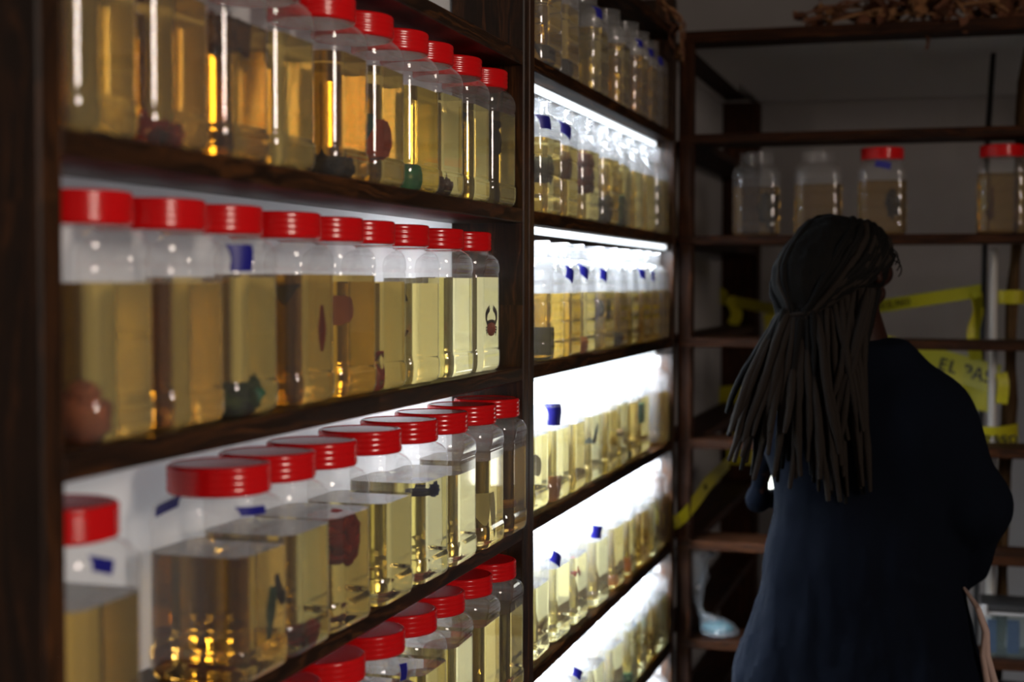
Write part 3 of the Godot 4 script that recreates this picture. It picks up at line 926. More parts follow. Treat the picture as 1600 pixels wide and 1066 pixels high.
# bones: [a, b, radius a, radius b] (+ a flat cut: [point, direction]); a list of smooth unions meshed as surface nets
func sdf_mesh(h: Heap, bones: Array, cell: float, blend: float, mod = null, cuts := []) -> void:
	var lo := Vector3.ONE * 1e9
	var hi := Vector3.ONE * -1e9
	for b in bones:
		var r: float = maxf(b[2], b[3])
		for p in [b[0], b[1]]:
			lo = lo.min(p - Vector3.ONE * r)
			hi = hi.max(p + Vector3.ONE * r)
	lo -= Vector3.ONE * (cell * 3.0 + blend * 0.5)
	hi += Vector3.ONE * (cell * 3.0 + blend * 0.5)
	var nx := int((hi.x - lo.x) / cell) + 2
	var ny := int((hi.y - lo.y) / cell) + 2
	var nz := int((hi.z - lo.z) / cell) + 2
	var f := PackedFloat32Array()
	f.resize(nx * ny * nz)
	f.fill(1.0)
	for b in bones:
		var a: Vector3 = b[0]
		var ab: Vector3 = b[1] - a
		var l2 := maxf(ab.length_squared(), 1e-9)
		var ra: float = b[2]
		var rb: float = b[3]
		var rr := maxf(ra, rb) + blend + cell * 2.0
		var l := a.min(b[1]) - Vector3.ONE * rr - lo
		var u := a.max(b[1]) + Vector3.ONE * rr - lo
		var cut: bool = b.size() > 4
		for z in range(maxi(0, int(l.z / cell)), mini(nz, int(u.z / cell) + 2)):
			for y in range(maxi(0, int(l.y / cell)), mini(ny, int(u.y / cell) + 2)):
				var at := (z * ny + y) * nx
				for x in range(maxi(0, int(l.x / cell)), mini(nx, int(u.x / cell) + 2)):
					var p := lo + Vector3(x, y, z) * cell
					var t := clampf((p - a).dot(ab) / l2, 0.0, 1.0)
					var d := (p - a - ab * t).length() - lerpf(ra, rb, t)
					if cut: d = maxf(d, (p - b[4][0]).dot(b[4][1]))
					var o := f[at + x]
					if o > 0.5:
						f[at + x] = d
					else:
						var k := clampf(0.5 + 0.5 * (o - d) / blend, 0.0, 1.0)
						f[at + x] = lerpf(o, d, k) - blend * k * (1.0 - k)
	if mod != null or cuts.size():
		for z in nz:
			for y in ny:
				for x in nx:
					var at := (z * ny + y) * nx + x
					if f[at] < 0.08:
						var p := lo + Vector3(x, y, z) * cell
						if mod != null: f[at] += mod.call(p)
						for c in cuts: f[at] = maxf(f[at], (p - c[0]).dot(c[1]))
	var ids := PackedInt32Array()
	ids.resize(nx * ny * nz)
	ids.fill(-1)
	var step := [1, nx, nx * ny]
	var off := [0, 1, nx, nx + 1, nx * ny, nx * ny + 1, nx * ny + nx, nx * ny + nx + 1]
	var base := h.v.size()
	for z in nz - 1:
		for y in ny - 1:
			for x in nx - 1:
				var at := (z * ny + y) * nx + x
				var inside := 0
				for o in off:
					if f[at + o] < 0.0: inside += 1
				if inside == 0 or inside == 8: continue
				var sum := Vector3.ZERO
				var n := 0
				for e in 3:
					for c in 8:
						if c & (1 << e): continue
						var q := at + int(off[c])
						var g0 := f[q]
						var g1 := f[q + int(step[e])]
						if (g0 < 0.0) != (g1 < 0.0):
							var p := Vector3(c & 1, (c >> 1) & 1, (c >> 2) & 1)
							p[e] += g0 / (g0 - g1)
							sum += p
							n += 1
				ids[at] = h.v.size()
				h.v.append(lo + (Vector3(x, y, z) + sum / n) * cell)
				h.n.append(Vector3(f[at + 1] - f[at] + f[at + 1 + nx + nx * ny] - f[at + nx + nx * ny], f[at + nx] - f[at] + f[at + 1 + nx + nx * ny] - f[at + 1 + nx * ny], f[at + nx * ny] - f[at] + f[at + 1 + nx + nx * ny] - f[at + 1 + nx]).normalized())
				h.uv.append(Vector2.ZERO)
	for z in range(1, nz - 1):
		for y in range(1, ny - 1):
			for x in range(1, nx - 1):
				var at := (z * ny + y) * nx + x
				for e in 3:
					if (f[at] < 0.0) == (f[at + int(step[e])] < 0.0): continue
					var u: int = step[(e + 1) % 3]
					var w: int = step[(e + 2) % 3]
					var a := ids[at]
					var b := ids[at - u]
					var c := ids[at - u - w]
					var d := ids[at - w]
					if a >= 0 and b >= 0 and c >= 0 and d >= 0:
						h.i.append_array([a, b, c, a, c, d])

func hand_bones(w: Vector3, d: Vector3, up: Vector3, s: float) -> Array:
	var side := d.cross(up).normalized() * s
	var out := [[w, w + d * 0.045 - side * 0.018, 0.021, 0.017], [w, w + d * 0.045 + side * 0.018, 0.021, 0.015], [w - d * 0.05, w, 0.024, 0.022]]
	var lens := [0.070, 0.078, 0.073, 0.058]
	for k in 4:
		var q: Vector3 = w + d * 0.062 + side * (-0.027 + 0.018 * k)
		var c: Vector3 = w + d * 0.030 + side * (-0.022 + 0.015 * k)
		var j: Vector3 = q + d * lens[k] * 0.42 + up * 0.004
		var m: Vector3 = j + (d * 0.75 - up * 0.66) * lens[k] * 0.32
		var e: Vector3 = m + (d * 0.25 - up * 0.97) * lens[k] * 0.26
		out += [[c, q, 0.009, 0.0088], [q, j, 0.0088, 0.0082], [j, m, 0.0082, 0.0076], [m, e, 0.0076, 0.0066]]
	var t0: Vector3 = w + d * 0.018 - side * 0.022
	var t1: Vector3 = t0 - side * 0.026 + d * 0.022 - up * 0.006
	var t2: Vector3 = t1 + d * 0.030 - side * 0.004 - up * 0.012
	out += [[t0, t1, 0.013, 0.010], [t1, t2, 0.010, 0.0078]]
	return out

func person() -> void:
	var root := thing("person", Vector3(-0.17, 0, -3.0), "person with long dark dreadlocks in a loose navy top, seen from behind", "person")
	var F := Vector3(0.66, 0, -0.751)
	var R := Vector3(0.751, 0, 0.66)
	var U := Vector3.UP
	var hc := Vector3(-0.040, 1.532, -0.025)
	var shR := Vector3(0.150, 1.255, 0.03)
	var elR := Vector3(0.215, 1.075, 0.02)
	var wrR := Vector3(0.135, 0.985, -0.19)
	var shL := Vector3(-0.165, 1.270, -0.035)
	var elL := Vector3(-0.2175, 1.052, -0.110)
	var wrL := Vector3(-0.150, 1.040, -0.245)
	# body: one continuous skin
	var h := Heap.new()
	var bones := [
		[Vector3(0, 1.33, 0), hc + Vector3(0, -0.06, 0.01), 0.050, 0.048], [Vector3(-0.10, 1.275, -0.01), Vector3(0.10, 1.275, 0.01), 0.045, 0.045],
		[Vector3(0, 1.20, -0.01), Vector3(0, 1.06, 0), 0.085, 0.095], [Vector3(0, 1.06, 0), Vector3(0, 0.92, 0), 0.10, 0.115],
		[Vector3(-0.07, 0.90, 0), Vector3(0.07, 0.90, 0), 0.10, 0.10],
		[shR, elR, 0.046, 0.036], [elR, wrR, 0.036, 0.024], [shL, elL, 0.036, 0.012], [elL, wrL, 0.014, 0.017],
		[Vector3(-0.085, 0.88, 0), Vector3(-0.09, 0.48, -0.02), 0.080, 0.052], [Vector3(-0.09, 0.48, -0.02), Vector3(-0.095, 0.09, 0.02), 0.052, 0.036],
		[Vector3(0.085, 0.88, 0), Vector3(0.09, 0.48, -0.02), 0.080, 0.052], [Vector3(0.09, 0.48, -0.02), Vector3(0.095, 0.09, 0.02), 0.052, 0.036],
	]
	sdf_mesh(h, bones, 0.014, 0.04)
	var J := func(x: float, y: float, z: float) -> Vector3: return hc + R * x + U * y + F * z
	var head := [
		[J.call(0, 0.010, -0.018), J.call(0, 0.008, 0.022), 0.080, 0.073], [J.call(0, -0.03, 0.03), J.call(0, -0.066, 0.062), 0.056, 0.026],
		[J.call(-0.035, -0.05, 0.025), J.call(0.035, -0.05, 0.025), 0.032, 0.032], [J.call(0, 0.022, 0.088), J.call(0, -0.020, 0.112), 0.008, 0.011],
		[J.call(-0.010, -0.022, 0.096), J.call(0.010, -0.022, 0.096), 0.0095, 0.0095], [J.call(-0.016, -0.046, 0.088), J.call(0.016, -0.046, 0.088), 0.0085, 0.0085],
		[J.call(-0.013, -0.057, 0.086), J.call(0.013, -0.057, 0.086), 0.009, 0.009], [J.call(-0.034, 0.030, 0.074), J.call(0.034, 0.030, 0.074), 0.014, 0.014],
		[J.call(-0.044, -0.012, 0.062), J.call(0.044, -0.012, 0.062), 0.020, 0.020], [J.call(0, -0.02, -0.01), Vector3(0, 1.36, 0), 0.054, 0.056],
		[J.call(0.080, 0.012, 0.0), J.call(0.084, -0.022, 0.008), 0.013, 0.009], [J.call(-0.080, 0.012, 0.0), J.call(-0.084, -0.022, 0.008), 0.013, 0.009],
	]
	sdf_mesh(h, head, 0.0045, 0.014)
	sdf_mesh(h, hand_bones(wrR, Vector3(-0.25, 0.05, -0.96).normalized(), Vector3(0.5, 0.85, 0).normalized(), -1.0), 0.0035, 0.006)
	sdf_mesh(h, hand_bones(wrL, Vector3(0.05, 0.30, -0.95).normalized(), Vector3(-0.9, 0.3, 0).normalized(), 1.0), 0.0035, 0.006)
	part("body", heap_mesh(h), M.skin, root)
	for s in [-1, 1]:
		var e := Heap.new()
		lump(e, J.call(s * 0.031, 0.012, 0.076), Vector3.ONE * 0.0115, 0.0, 1, 8, 10)
		part("eye", heap_mesh(e), M.paper, root)
	# loose top with wide sleeves
	h = Heap.new()
	var folds := FastNoiseLite.new()
	folds.seed = 5
	folds.frequency = 1.0
	var crease := func(p: Vector3) -> float:
		var low := clampf((1.25 - p.y) * 2.0, 0.15, 1.0)
		return (folds.get_noise_3d(p.x * 13.0, p.y * 2.2, p.z * 13.0) * 0.012 + folds.get_noise_3d(p.x * 24.0 + p.y * 9.0, p.y * 14.0, p.z * 24.0) * 0.004) * low
	var top := [
		[Vector3(-0.135, 1.275, -0.035), Vector3(0.118, 1.275, 0.022), 0.058, 0.058], [Vector3(-0.06, 1.330, -0.01), Vector3(0.06, 1.335, 0.005), 0.052, 0.054], [Vector3(0.0, 1.325, 0.02), Vector3(0.075, 1.300, 0.02), 0.064, 0.062], [Vector3(-0.02, 1.365, 0.02), Vector3(0.03, 1.360, 0.02), 0.052, 0.054, [Vector3(0, 1.385, 0), Vector3(0, 1, 0.1)]],
		[Vector3(-0.085, 1.20, -0.02), Vector3(0.095, 1.21, 0.015), 0.108, 0.112],
		[Vector3(-0.085, 1.20, -0.02), Vector3(-0.064, 1.095, -0.005), 0.106, 0.096], [Vector3(-0.064, 1.095, -0.005), Vector3(-0.076, 0.95, 0), 0.096, 0.110], [Vector3(-0.072, 0.95, 0), Vector3(-0.120, 0.70, 0), 0.110, 0.122], [Vector3(-0.120, 0.70, 0), Vector3(-0.128, 0.56, 0), 0.122, 0.124],
		[Vector3(0.095, 1.21, 0.015), Vector3(0.075, 0.98, 0), 0.112, 0.110], [Vector3(0.075, 0.98, 0), Vector3(0.112, 0.70, 0), 0.110, 0.122], [Vector3(0.112, 0.70, 0), Vector3(0.12, 0.56, 0), 0.122, 0.124],
		[Vector3(0, 1.20, 0), Vector3(0, 0.95, 0), 0.118, 0.118], [Vector3(0, 0.95, 0), Vector3(0, 0.56, 0), 0.118, 0.135],
		[shR + Vector3(-0.01, -0.01, 0), elR, 0.068, 0.060], [elR, Vector3(0.205, 0.95, -0.035), 0.060, 0.040],
		[elR, Vector3(0.175, 1.00, -0.09), 0.055, 0.040],
	]
	sdf_mesh(h, top, 0.011, 0.035, crease, [[Vector3(0, 0.62, 0), Vector3(0, -1, 0)], [Vector3(0.2, 0.958, 0), Vector3(0.45, -1.0, 0.0).normalized() * 1.0]] if false else [[Vector3(0, 0.62, 0), Vector3(0, -1, 0)]])
	part("top", heap_mesh(h), M.cloth, root)
	h = Heap.new()
	sdf_mesh(h, [[shL + Vector3(0.02, 0, 0), shL.lerp(elL, 0.60) + Vector3(-0.006, 0, 0), 0.060, 0.020], [shL.lerp(elL, 0.60) + Vector3(-0.006, 0, 0), elL, 0.018, 0.016], [elL, elL + Vector3(0, -0.006, 0), 0.020, 0.020], [elL, elL.lerp(wrL, 0.8), 0.018, 0.024, [elL.lerp(wrL, 0.78), (wrL - elL).normalized()]]], 0.007, 0.02)
	part("sleeve", heap_mesh(h), M.cloth, root)
	# trousers and shoes
	h = Heap.new()
	sdf_mesh(h, [[Vector3(-0.07, 0.90, 0), Vector3(0.07, 0.90, 0), 0.112, 0.112], [Vector3(-0.085, 0.88, 0), Vector3(-0.09, 0.48, -0.02), 0.094, 0.070], [Vector3(-0.09, 0.48, -0.02), Vector3(-0.095, 0.08, 0.02), 0.070, 0.058], [Vector3(0.085, 0.88, 0), Vector3(0.09, 0.48, -0.02), 0.094, 0.070], [Vector3(0.09, 0.48, -0.02), Vector3(0.095, 0.08, 0.02), 0.070, 0.058]], 0.014, 0.02, null, [[Vector3(0, 0.075, 0), Vector3(0, -1, 0)]])
	part("trousers", heap_mesh(h), M.trousers, root)
	for s in [-1, 1]:
		h = Heap.new()
		sdf_mesh(h, [[Vector3(s * 0.095, 0.065, 0.03), Vector3(s * 0.098, 0.038, -0.10), 0.046, 0.040], [Vector3(s * 0.098, 0.038, -0.10), Vector3(s * 0.104, 0.030, -0.17), 0.040, 0.030]], 0.008, 0.02, null, [[Vector3.ZERO, Vector3(0, -1, 0)]])
		part("shoe", heap_mesh(h), M.black, root)
	# hair: cap, locks drawn back to a tie, and the loose ends
	h = Heap.new()
	var hn := func(p: Vector3) -> float: return folds.get_noise_3d(p.x * 30.0, p.y * 12.0, p.z * 30.0) * 0.006
	var cap := [[J.call(0, 0.012, -0.030), J.call(0, 0.010, 0.022), 0.086, 0.080], [J.call(0, 0.012, -0.03), Vector3(-0.100, 1.510, 0.035), 0.086, 0.072], [Vector3(-0.100, 1.510, 0.035), Vector3(-0.115, 1.450, 0.055), 0.070, 0.038]]
	sdf_mesh(h, cap, 0.007, 0.03, hn, [[J.call(0, 0, 0.052), (F * 0.92 - U * 0.30).normalized()]])
	var hair := part("hair", heap_mesh(h), M.hair, root)
	var r := RandomNumberGenerator.new()
	r.seed = 21
	var tie := Vector3(-0.115, 1.447, 0.060)
	for k in 46:
		var a := -1.45 + 2.9 * k / 45.0 + r.randf_range(-0.05, 0.05)
		var z0 := r.randf_range(0.0, 0.07)
		var start: Vector3 = J.call(sin(a) * 0.084, 0.012 + cos(a) * 0.084, z0)
		var pts := PackedVector3Array()
		var rad := PackedFloat32Array()
		var goal: Vector3 = tie + R * sin(a) * 0.034 + Vector3(0.2, 0, 0.6) * (0.02 + 0.012 * cos(a))
		var c1: Vector3 = Vector3(-0.072, 1.530, 0.004)
		for q in 11:
			var f := q / 10.0
			var dir := (start - c1).normalized().slerp((goal - c1).normalized(), f)
			var want := 0.22
			for it in 9:
				var pp := c1 + dir * want
				var dd := 1.0
				for cb in cap:
					var ab: Vector3 = cb[1] - cb[0]
					var tt := clampf((pp - cb[0]).dot(ab) / ab.length_squared(), 0.0, 1.0)
					dd = minf(dd, (pp - cb[0] - ab * tt).length() - lerpf(cb[2], cb[3], tt))
				want -= dd - 0.0055
			var p := c1 + dir * want
			pts.append(p + Vector3(r.randf_range(-1, 1), r.randf_range(-1, 1), r.randf_range(-1, 1)) * 0.0015)
			rad.append(0.0072 + 0.0010 * sin(q * 1.9 + k))
		h = Heap.new()
		tube(h, pts, rad, 7)
		part("dreadlock", heap_mesh(h), M.lock if k % 3 == 0 else M.hair, hair)
	h = Heap.new()
	var ring := PackedVector3Array()
	var rr := PackedFloat32Array()
	for k in 25:
		var a := TAU * k / 24.0
		ring.append(tie + Vector3(0.92, 0, 0.35) * cos(a) * 0.047 + Vector3(-0.35, -0.15, 0.9) * sin(a) * 0.040 + Vector3(0, 0.006 * cos(a), 0))
		rr.append(0.0045)
	tube(h, ring, rr, 7, false)
	part("hair_tie", heap_mesh(h), M.lock, hair)
	for k in 96:
		var loose: bool = k >= 60
		var u := r.randf() if loose else (k + r.randf()) / 60.0
		var lay := r.randf()
		var start := tie + Vector3((u - 0.5) * 0.080, r.randf_range(-0.01, 0.01), r.randf_range(-0.01, 0.034))
		var end := Vector3(lerpf(-0.252, -0.020, u) + r.randf_range(-0.012, 0.012), lerpf(1.200, 1.105, pow(u, 0.5)) + r.randf_range(-0.02, 0.09), 0.128 + 0.045 * lay)
		if loose:
			start = Vector3(r.randf_range(-0.07, 0.034), 1.490, 0.040 + 0.02 * lay)
			end = Vector3(r.randf_range(-0.06, 0.020), r.randf_range(1.08, 1.26), 0.128 + 0.02 * lay)
		var mid := start.lerp(end, 0.45) + Vector3((u - 0.62) * 0.012, 0.0, 0.022 + 0.02 * lay)
		var pts := PackedVector3Array()
		var rad := PackedFloat32Array()
		var w := r.randf_range(0.0062, 0.0086)
		for q in 11:
			var f := q / 10.0
			var p := start.lerp(mid, f).lerp(mid.lerp(end, f), f)
			p += Vector3(sin(f * 7.0 + k * 1.3), 0, cos(f * 6.0 + k)) * 0.004 * f
			pts.append(p)
			rad.append(w * (1.0 + 0.12 * sin(q * 2.3 + k)) * (1.0 - 0.45 * smoothstep(0.75, 1.0, f)))
		h = Heap.new()
		tube(h, pts, rad, 7)
		part("dreadlock", heap_mesh(h), M.lock if lay > 0.35 else M.hair, hair)
	# a few stray curls at the front
	for k in 3:
		h = Heap.new()
		var c := Vector3(0.050 + k * 0.004, 1.560 - k * 0.012, -0.06 + k * 0.02)
		var pts := PackedVector3Array()
		var rad := PackedFloat32Array()
		for q in 9:
			var a := 2.4 - q * 0.42
			pts.append(c + Vector3(cos(a) * 0.013, sin(a) * 0.013 - q * 0.0012, q * 0.001))
			rad.append(0.0014)
		tube(h, pts, rad, 5)
		part("curl", heap_mesh(h), M.hair, hair)
	# pale strap hanging at the hip
	h = Heap.new()
	for k in 2:
		tube(h, PackedVector3Array([Vector3(0.195, 0.92, 0.04), Vector3(0.220, 0.885, 0.045), Vector3(0.236, 0.840, 0.05), Vector3(0.232 + k * 0.006, 0.795, 0.05), Vector3(0.240 + k * 0.014, 0.740, 0.05), Vector3(0.252 + k * 0.018, 0.66, 0.05)]), PackedFloat32Array([0.003, 0.006, 0.0075, 0.0075, 0.007, 0.006]), 8)
	part("strap", heap_mesh(h), M.cord, root)
	# telephone held in front, its lit screen seen between arm and waist
	var ph := thing("phone", Vector3(-0.382, 1.098, -3.318), "small phone with a lit white screen held in front of the person", "phone")
	ph.rotation.y = -0.12
	part("case", box_mesh(Vector3(0.072, 0.145, 0.009), 0.003), M.black, ph)
	var glow := plain_mat(Color(1, 1, 1), 0.3)
	glow.emission_enabled = true
	glow.emission = Color(1.0, 1.0, 0.93)
	glow.emission_energy_multiplier = 1.4
	part("screen", box_mesh(Vector3(0.064, 0.132, 0.001), 0.0003), glow, ph, Vector3(0, 0, 0.0052))
	var l := AreaLight3D.new()
	l.name = "screen_light"
	l.area_size = Vector2(0.064, 0.132)
	l.light_energy = 0.003
	l.light_color = Color(1.0, 1.0, 0.93)
	l.shadow_enabled = true
	l.area_range = 3.0
	l.position = Vector3(0, 0, 0.0064)
	l.rotation_degrees = Vector3(0, 180, 0)
	ph.add_child(l, true)


# ------------------------------------------------------------------ tapes and the rest

func ribbon(pts: Array, ups: Array, hgt: float) -> ArrayMesh:
	var v := PackedVector3Array()
	var nn := PackedVector3Array()
	var ix := PackedInt32Array()
	var n := pts.size()
	for side in [1, -1]:
		var o := v.size()
		for k in n:
			var d: Vector3 = (pts[mini(k + 1, n - 1)] - pts[maxi(k - 1, 0)]).normalized()
			var up: Vector3 = ups[k]
			up = (up - d * up.dot(d)).normalized()
			var nor: Vector3 = d.cross(up) * float(side)
			for j in 3:
				v.append(pts[k] + up * hgt * (j * 0.5 - 0.5) + nor * 0.0004 + nor * (0.0012 if j == 1 else 0.0))
				nn.append(nor)
		for k in n - 1:
			for j in 2:
				var a := o + k * 3 + j
				ix.append_array([a, a + 1, a + 4, a, a + 4, a + 3])
	return arrays(v, nn, ix)

func spline(keys: Array, per := 8) -> Array:
	var c := Curve3D.new()
	for k in keys.size():
		var d: Vector3 = (keys[mini(k + 1, keys.size() - 1)] - keys[maxi(k - 1, 0)]) / 6.0
		c.add_point(keys[k], -d, d)
	var out := []
	var n := (keys.size() - 1) * per
	for k in n + 1:
		out.append(c.samplef(k / float(per)))
	return out

func letters(text: String, size: float) -> TextMesh:
	var t := TextMesh.new()
	var f := SystemFont.new()
	f.font_names = PackedStringArray(["Droid Sans"])
	f.font_weight = 700
	t.font = f
	t.text = text
	t.font_size = 32
	t.pixel_size = size / 24.0
	t.depth = 0.0006
	return t

func caution(keys: Array, ups: Array, hgt: float, label: String, words := [], size := 0.03, start := 0.02) -> Node3D:
	var t := thing("caution_tape", keys[0], label, "tape")
	var local := []
	for p in keys: local.append(p - keys[0])
	var pts := spline(local)
	var us := []
	for k in pts.size():
		var f := k / float(pts.size() - 1) * (ups.size() - 1)
		var i := mini(int(f), ups.size() - 2)
		us.append((ups[i] as Vector3).lerp(ups[i + 1], f - i))
	part("band", ribbon(pts, us, hgt), M.tape, t)
	var along := start
	for wd in words:
		var tm := letters(wd, size)
		var wide := tm.get_aabb().size.x
		var want := along + wide * 0.5
		var gone := 0.0
		for k in pts.size() - 1:
			var seg: Vector3 = pts[k + 1] - pts[k]
			if gone + seg.length() >= want:
				var d := seg.normalized()
				var up: Vector3 = us[k]
				up = (up - d * up.dot(d)).normalized()
				var o := part("lettering", tm, M.print, t, (pts[k] as Vector3) + d * (want - gone) + d.cross(up) * 0.0022)
				o.basis = Basis(d, up, d.cross(up))
				break
			gone += seg.length()
		along += wide + size * 0.55
	return t

func tapes() -> void:
	var Y := Vector3.UP
	# long band sagging behind the person's head, from the rear post to the pipe
	caution([Vector3(-0.80, 1.452, -5.17), Vector3(-0.70, 1.436, -5.14), Vector3(-0.53, 1.416, -4.95), Vector3(-0.30, 1.425, -4.55), Vector3(-0.12, 1.452, -4.3), Vector3(0.068, 1.484, -4.15)], [Vector3(0, 1, 0.5), Y, Vector3(0, 1, 0.3), Y, Y, Vector3(0, 1, -0.4)], 0.036, "long yellow caution tape sagging behind the person's head", ["PROHIBIDO", "EL", "PASO", "PROHIBIDO", "EL", "PASO"], 0.020, 0.62)
	caution([Vector3(-0.32, 1.350, -4.20), Vector3(-0.16, 1.318, -4.20), Vector3(0.0, 1.277, -4.19), Vector3(0.115, 1.248, -4.16)], [Y, Vector3(0, 1, 0.15), Y, Y], 0.078, "wide yellow caution tape lettered in black beyond the person's shoulder", ["PROHIBIDO", "EL", "PASO"], 0.036, 0.01)
	caution([Vector3(-0.04, 1.225, -4.205), Vector3(0.04, 1.200, -4.20), Vector3(0.11, 1.185, -4.18)], [Vector3(0, 1, 0.6), Vector3(0, 1, 0.2), Y], 0.062, "short folded yellow caution tape hanging below the wide lettered one", ["PASO"], 0.018, 0.03)
	caution([Vector3(-0.01, 1.085, -4.11), Vector3(0.05, 1.092, -4.085), Vector3(0.115, 1.095, -4.085), Vector3(0.165, 1.10, -4.13), Vector3(0.15, 1.10, -4.19)], [Y, Y, Vector3(0, 1, 0.2), Y, Y], 0.070, "yellow caution tape wrapped level around pipe and trunk by the shoulder", ["EL PASO"], 0.026, 0.05)
	caution([Vector3(0.055, 1.48, -4.17), Vector3(0.062, 1.43, -4.15), Vector3(0.050, 1.37, -4.14), Vector3(0.058, 1.30, -4.15)], [Vector3(-1, 0, 0.2), Vector3(-1, 0, 0.9), Vector3(-1, 0, 0.3), Vector3(-1, 0, 0)], 0.034, "twisted yellow caution tape hanging down beside the white pipe", ["PASO"], 0.016, 0.06)
	caution([Vector3(0.098, 1.468, -4.10), Vector3(0.130, 1.468, -4.08), Vector3(0.168, 1.468, -4.09), Vector3(0.178, 1.465, -4.14)], [Y, Vector3(0, 1, 0.3), Y, Y], 0.036, "yellow caution tape knotted around the rough trunk at head height")
	caution([Vector3(0.120, 1.27, -4.08), Vector3(0.126, 1.24, -4.075), Vector3(0.122, 1.19, -4.078)], [Vector3(-1, 0, 0), Vector3(-1, 0, 0.2), Vector3(-1, 0, 0)], 0.030, "narrow yellow caution tape strip down the rough trunk")
	# left side: about the corner post and the side rails
	caution([Vector3(-0.752, 0.868, -3.875), Vector3(-0.716, 0.868, -3.868), Vector3(-0.680, 0.885, -3.872), Vector3(-0.655, 0.925, -3.98), Vector3(-0.66, 0.94, -4.20), Vector3(-0.655, 0.955, -4.55)], [Y, Vector3(0, 1, 0.3), Vector3(-0.2, 1, 0.5), Vector3(-0.3, 1, 0.4), Vector3(-0.4, 1, 0.2), Y], 0.038, "bright yellow caution tape tied low around the corner post", ["PASO"], 0.016, 0.30)
	caution([Vector3(-0.790, 1.475, -5.165), Vector3(-0.745, 1.45, -5.155), Vector3(-0.72, 1.40, -5.16), Vector3(-0.735, 1.36, -5.165)], [Vector3(-0.6, 1, 0), Vector3(-0.8, 0.6, 0), Vector3(-1, 0, 0), Vector3(-1, 0, 0)], 0.040, "loose yellow caution tape tail on the dark rear post, upper of two")
	caution([Vector3(-0.79, 1.11, -5.16), Vector3(-0.73, 1.12, -5.15), Vector3(-0.66, 1.115, -5.16)], [Y, Vector3(0, 1, 0.2), Y], 0.060, "yellow caution tape wound around the dark rear post at waist height")
	caution([Vector3(-0.75, 0.93, -5.16), Vector3(-0.70, 0.93, -5.15), Vector3(-0.62, 0.93, -5.17)], [Y, Vector3(0, 1, 0.2), Y], 0.11, "wide yellow caution tape layers low on the dark rear post")
	caution([Vector3(-0.61, 1.40, -5.20), Vector3(-0.60, 1.34, -5.19), Vector3(-0.605, 1.27, -5.2)], [Vector3(-1, 0, 0), Vector3(-1, 0, 0.3), Vector3(-1, 0, 0)], 0.05, "yellow caution tape tail hanging against the back wall")

func vine(sd: int, from: Vector3, to: Vector3, strands: int, spread: float, droop: float, leaves: int, label: String) -> void:
	var t := thing("dried_vine", from, label, "vine")
	var r := RandomNumberGenerator.new()
	r.seed = sd
	for s in strands:
		var h := Heap.new()
		var keys := []
		var n := 7
		for k in n:
			var f := k / float(n - 1)
			var p := (to - from) * f + Vector3(r.randf_range(-1, 1), r.randf_range(0.0, 1.0), r.randf_range(-1, 1)) * spread
			if k == n - 1: p.y -= droop * r.randf()
			keys.append(p)
		var pts := PackedVector3Array(spline(keys, 6))
		var rad := PackedFloat32Array()
		for k in pts.size(): rad.append(0.0045 * (1.0 - 0.6 * k / pts.size()) + 0.0014 * sin(k * 1.7 + s))
		tube(h, pts, rad, 6)
		part("stem", heap_mesh(h), M.vine if s % 3 else M.vine_pale, t)
		for k in leaves:
			var q: Vector3 = pts[r.randi() % pts.size()]
			var lf := part("leaf", flake(r.randf_range(0.04, 0.085), [0.002, 0.012, 0.020, 0.014, 0.003], r.randf_range(1.2, 3.0), 0.0008, 0.004), M.vine if r.randf() < 0.75 else M.vine_pale, t, q + Vector3(0, -0.004, 0.004))
			lf.rotation = Vector3(r.randf_range(-1, 1), r.randf_range(-3, 3), r.randf_range(-2, 2))

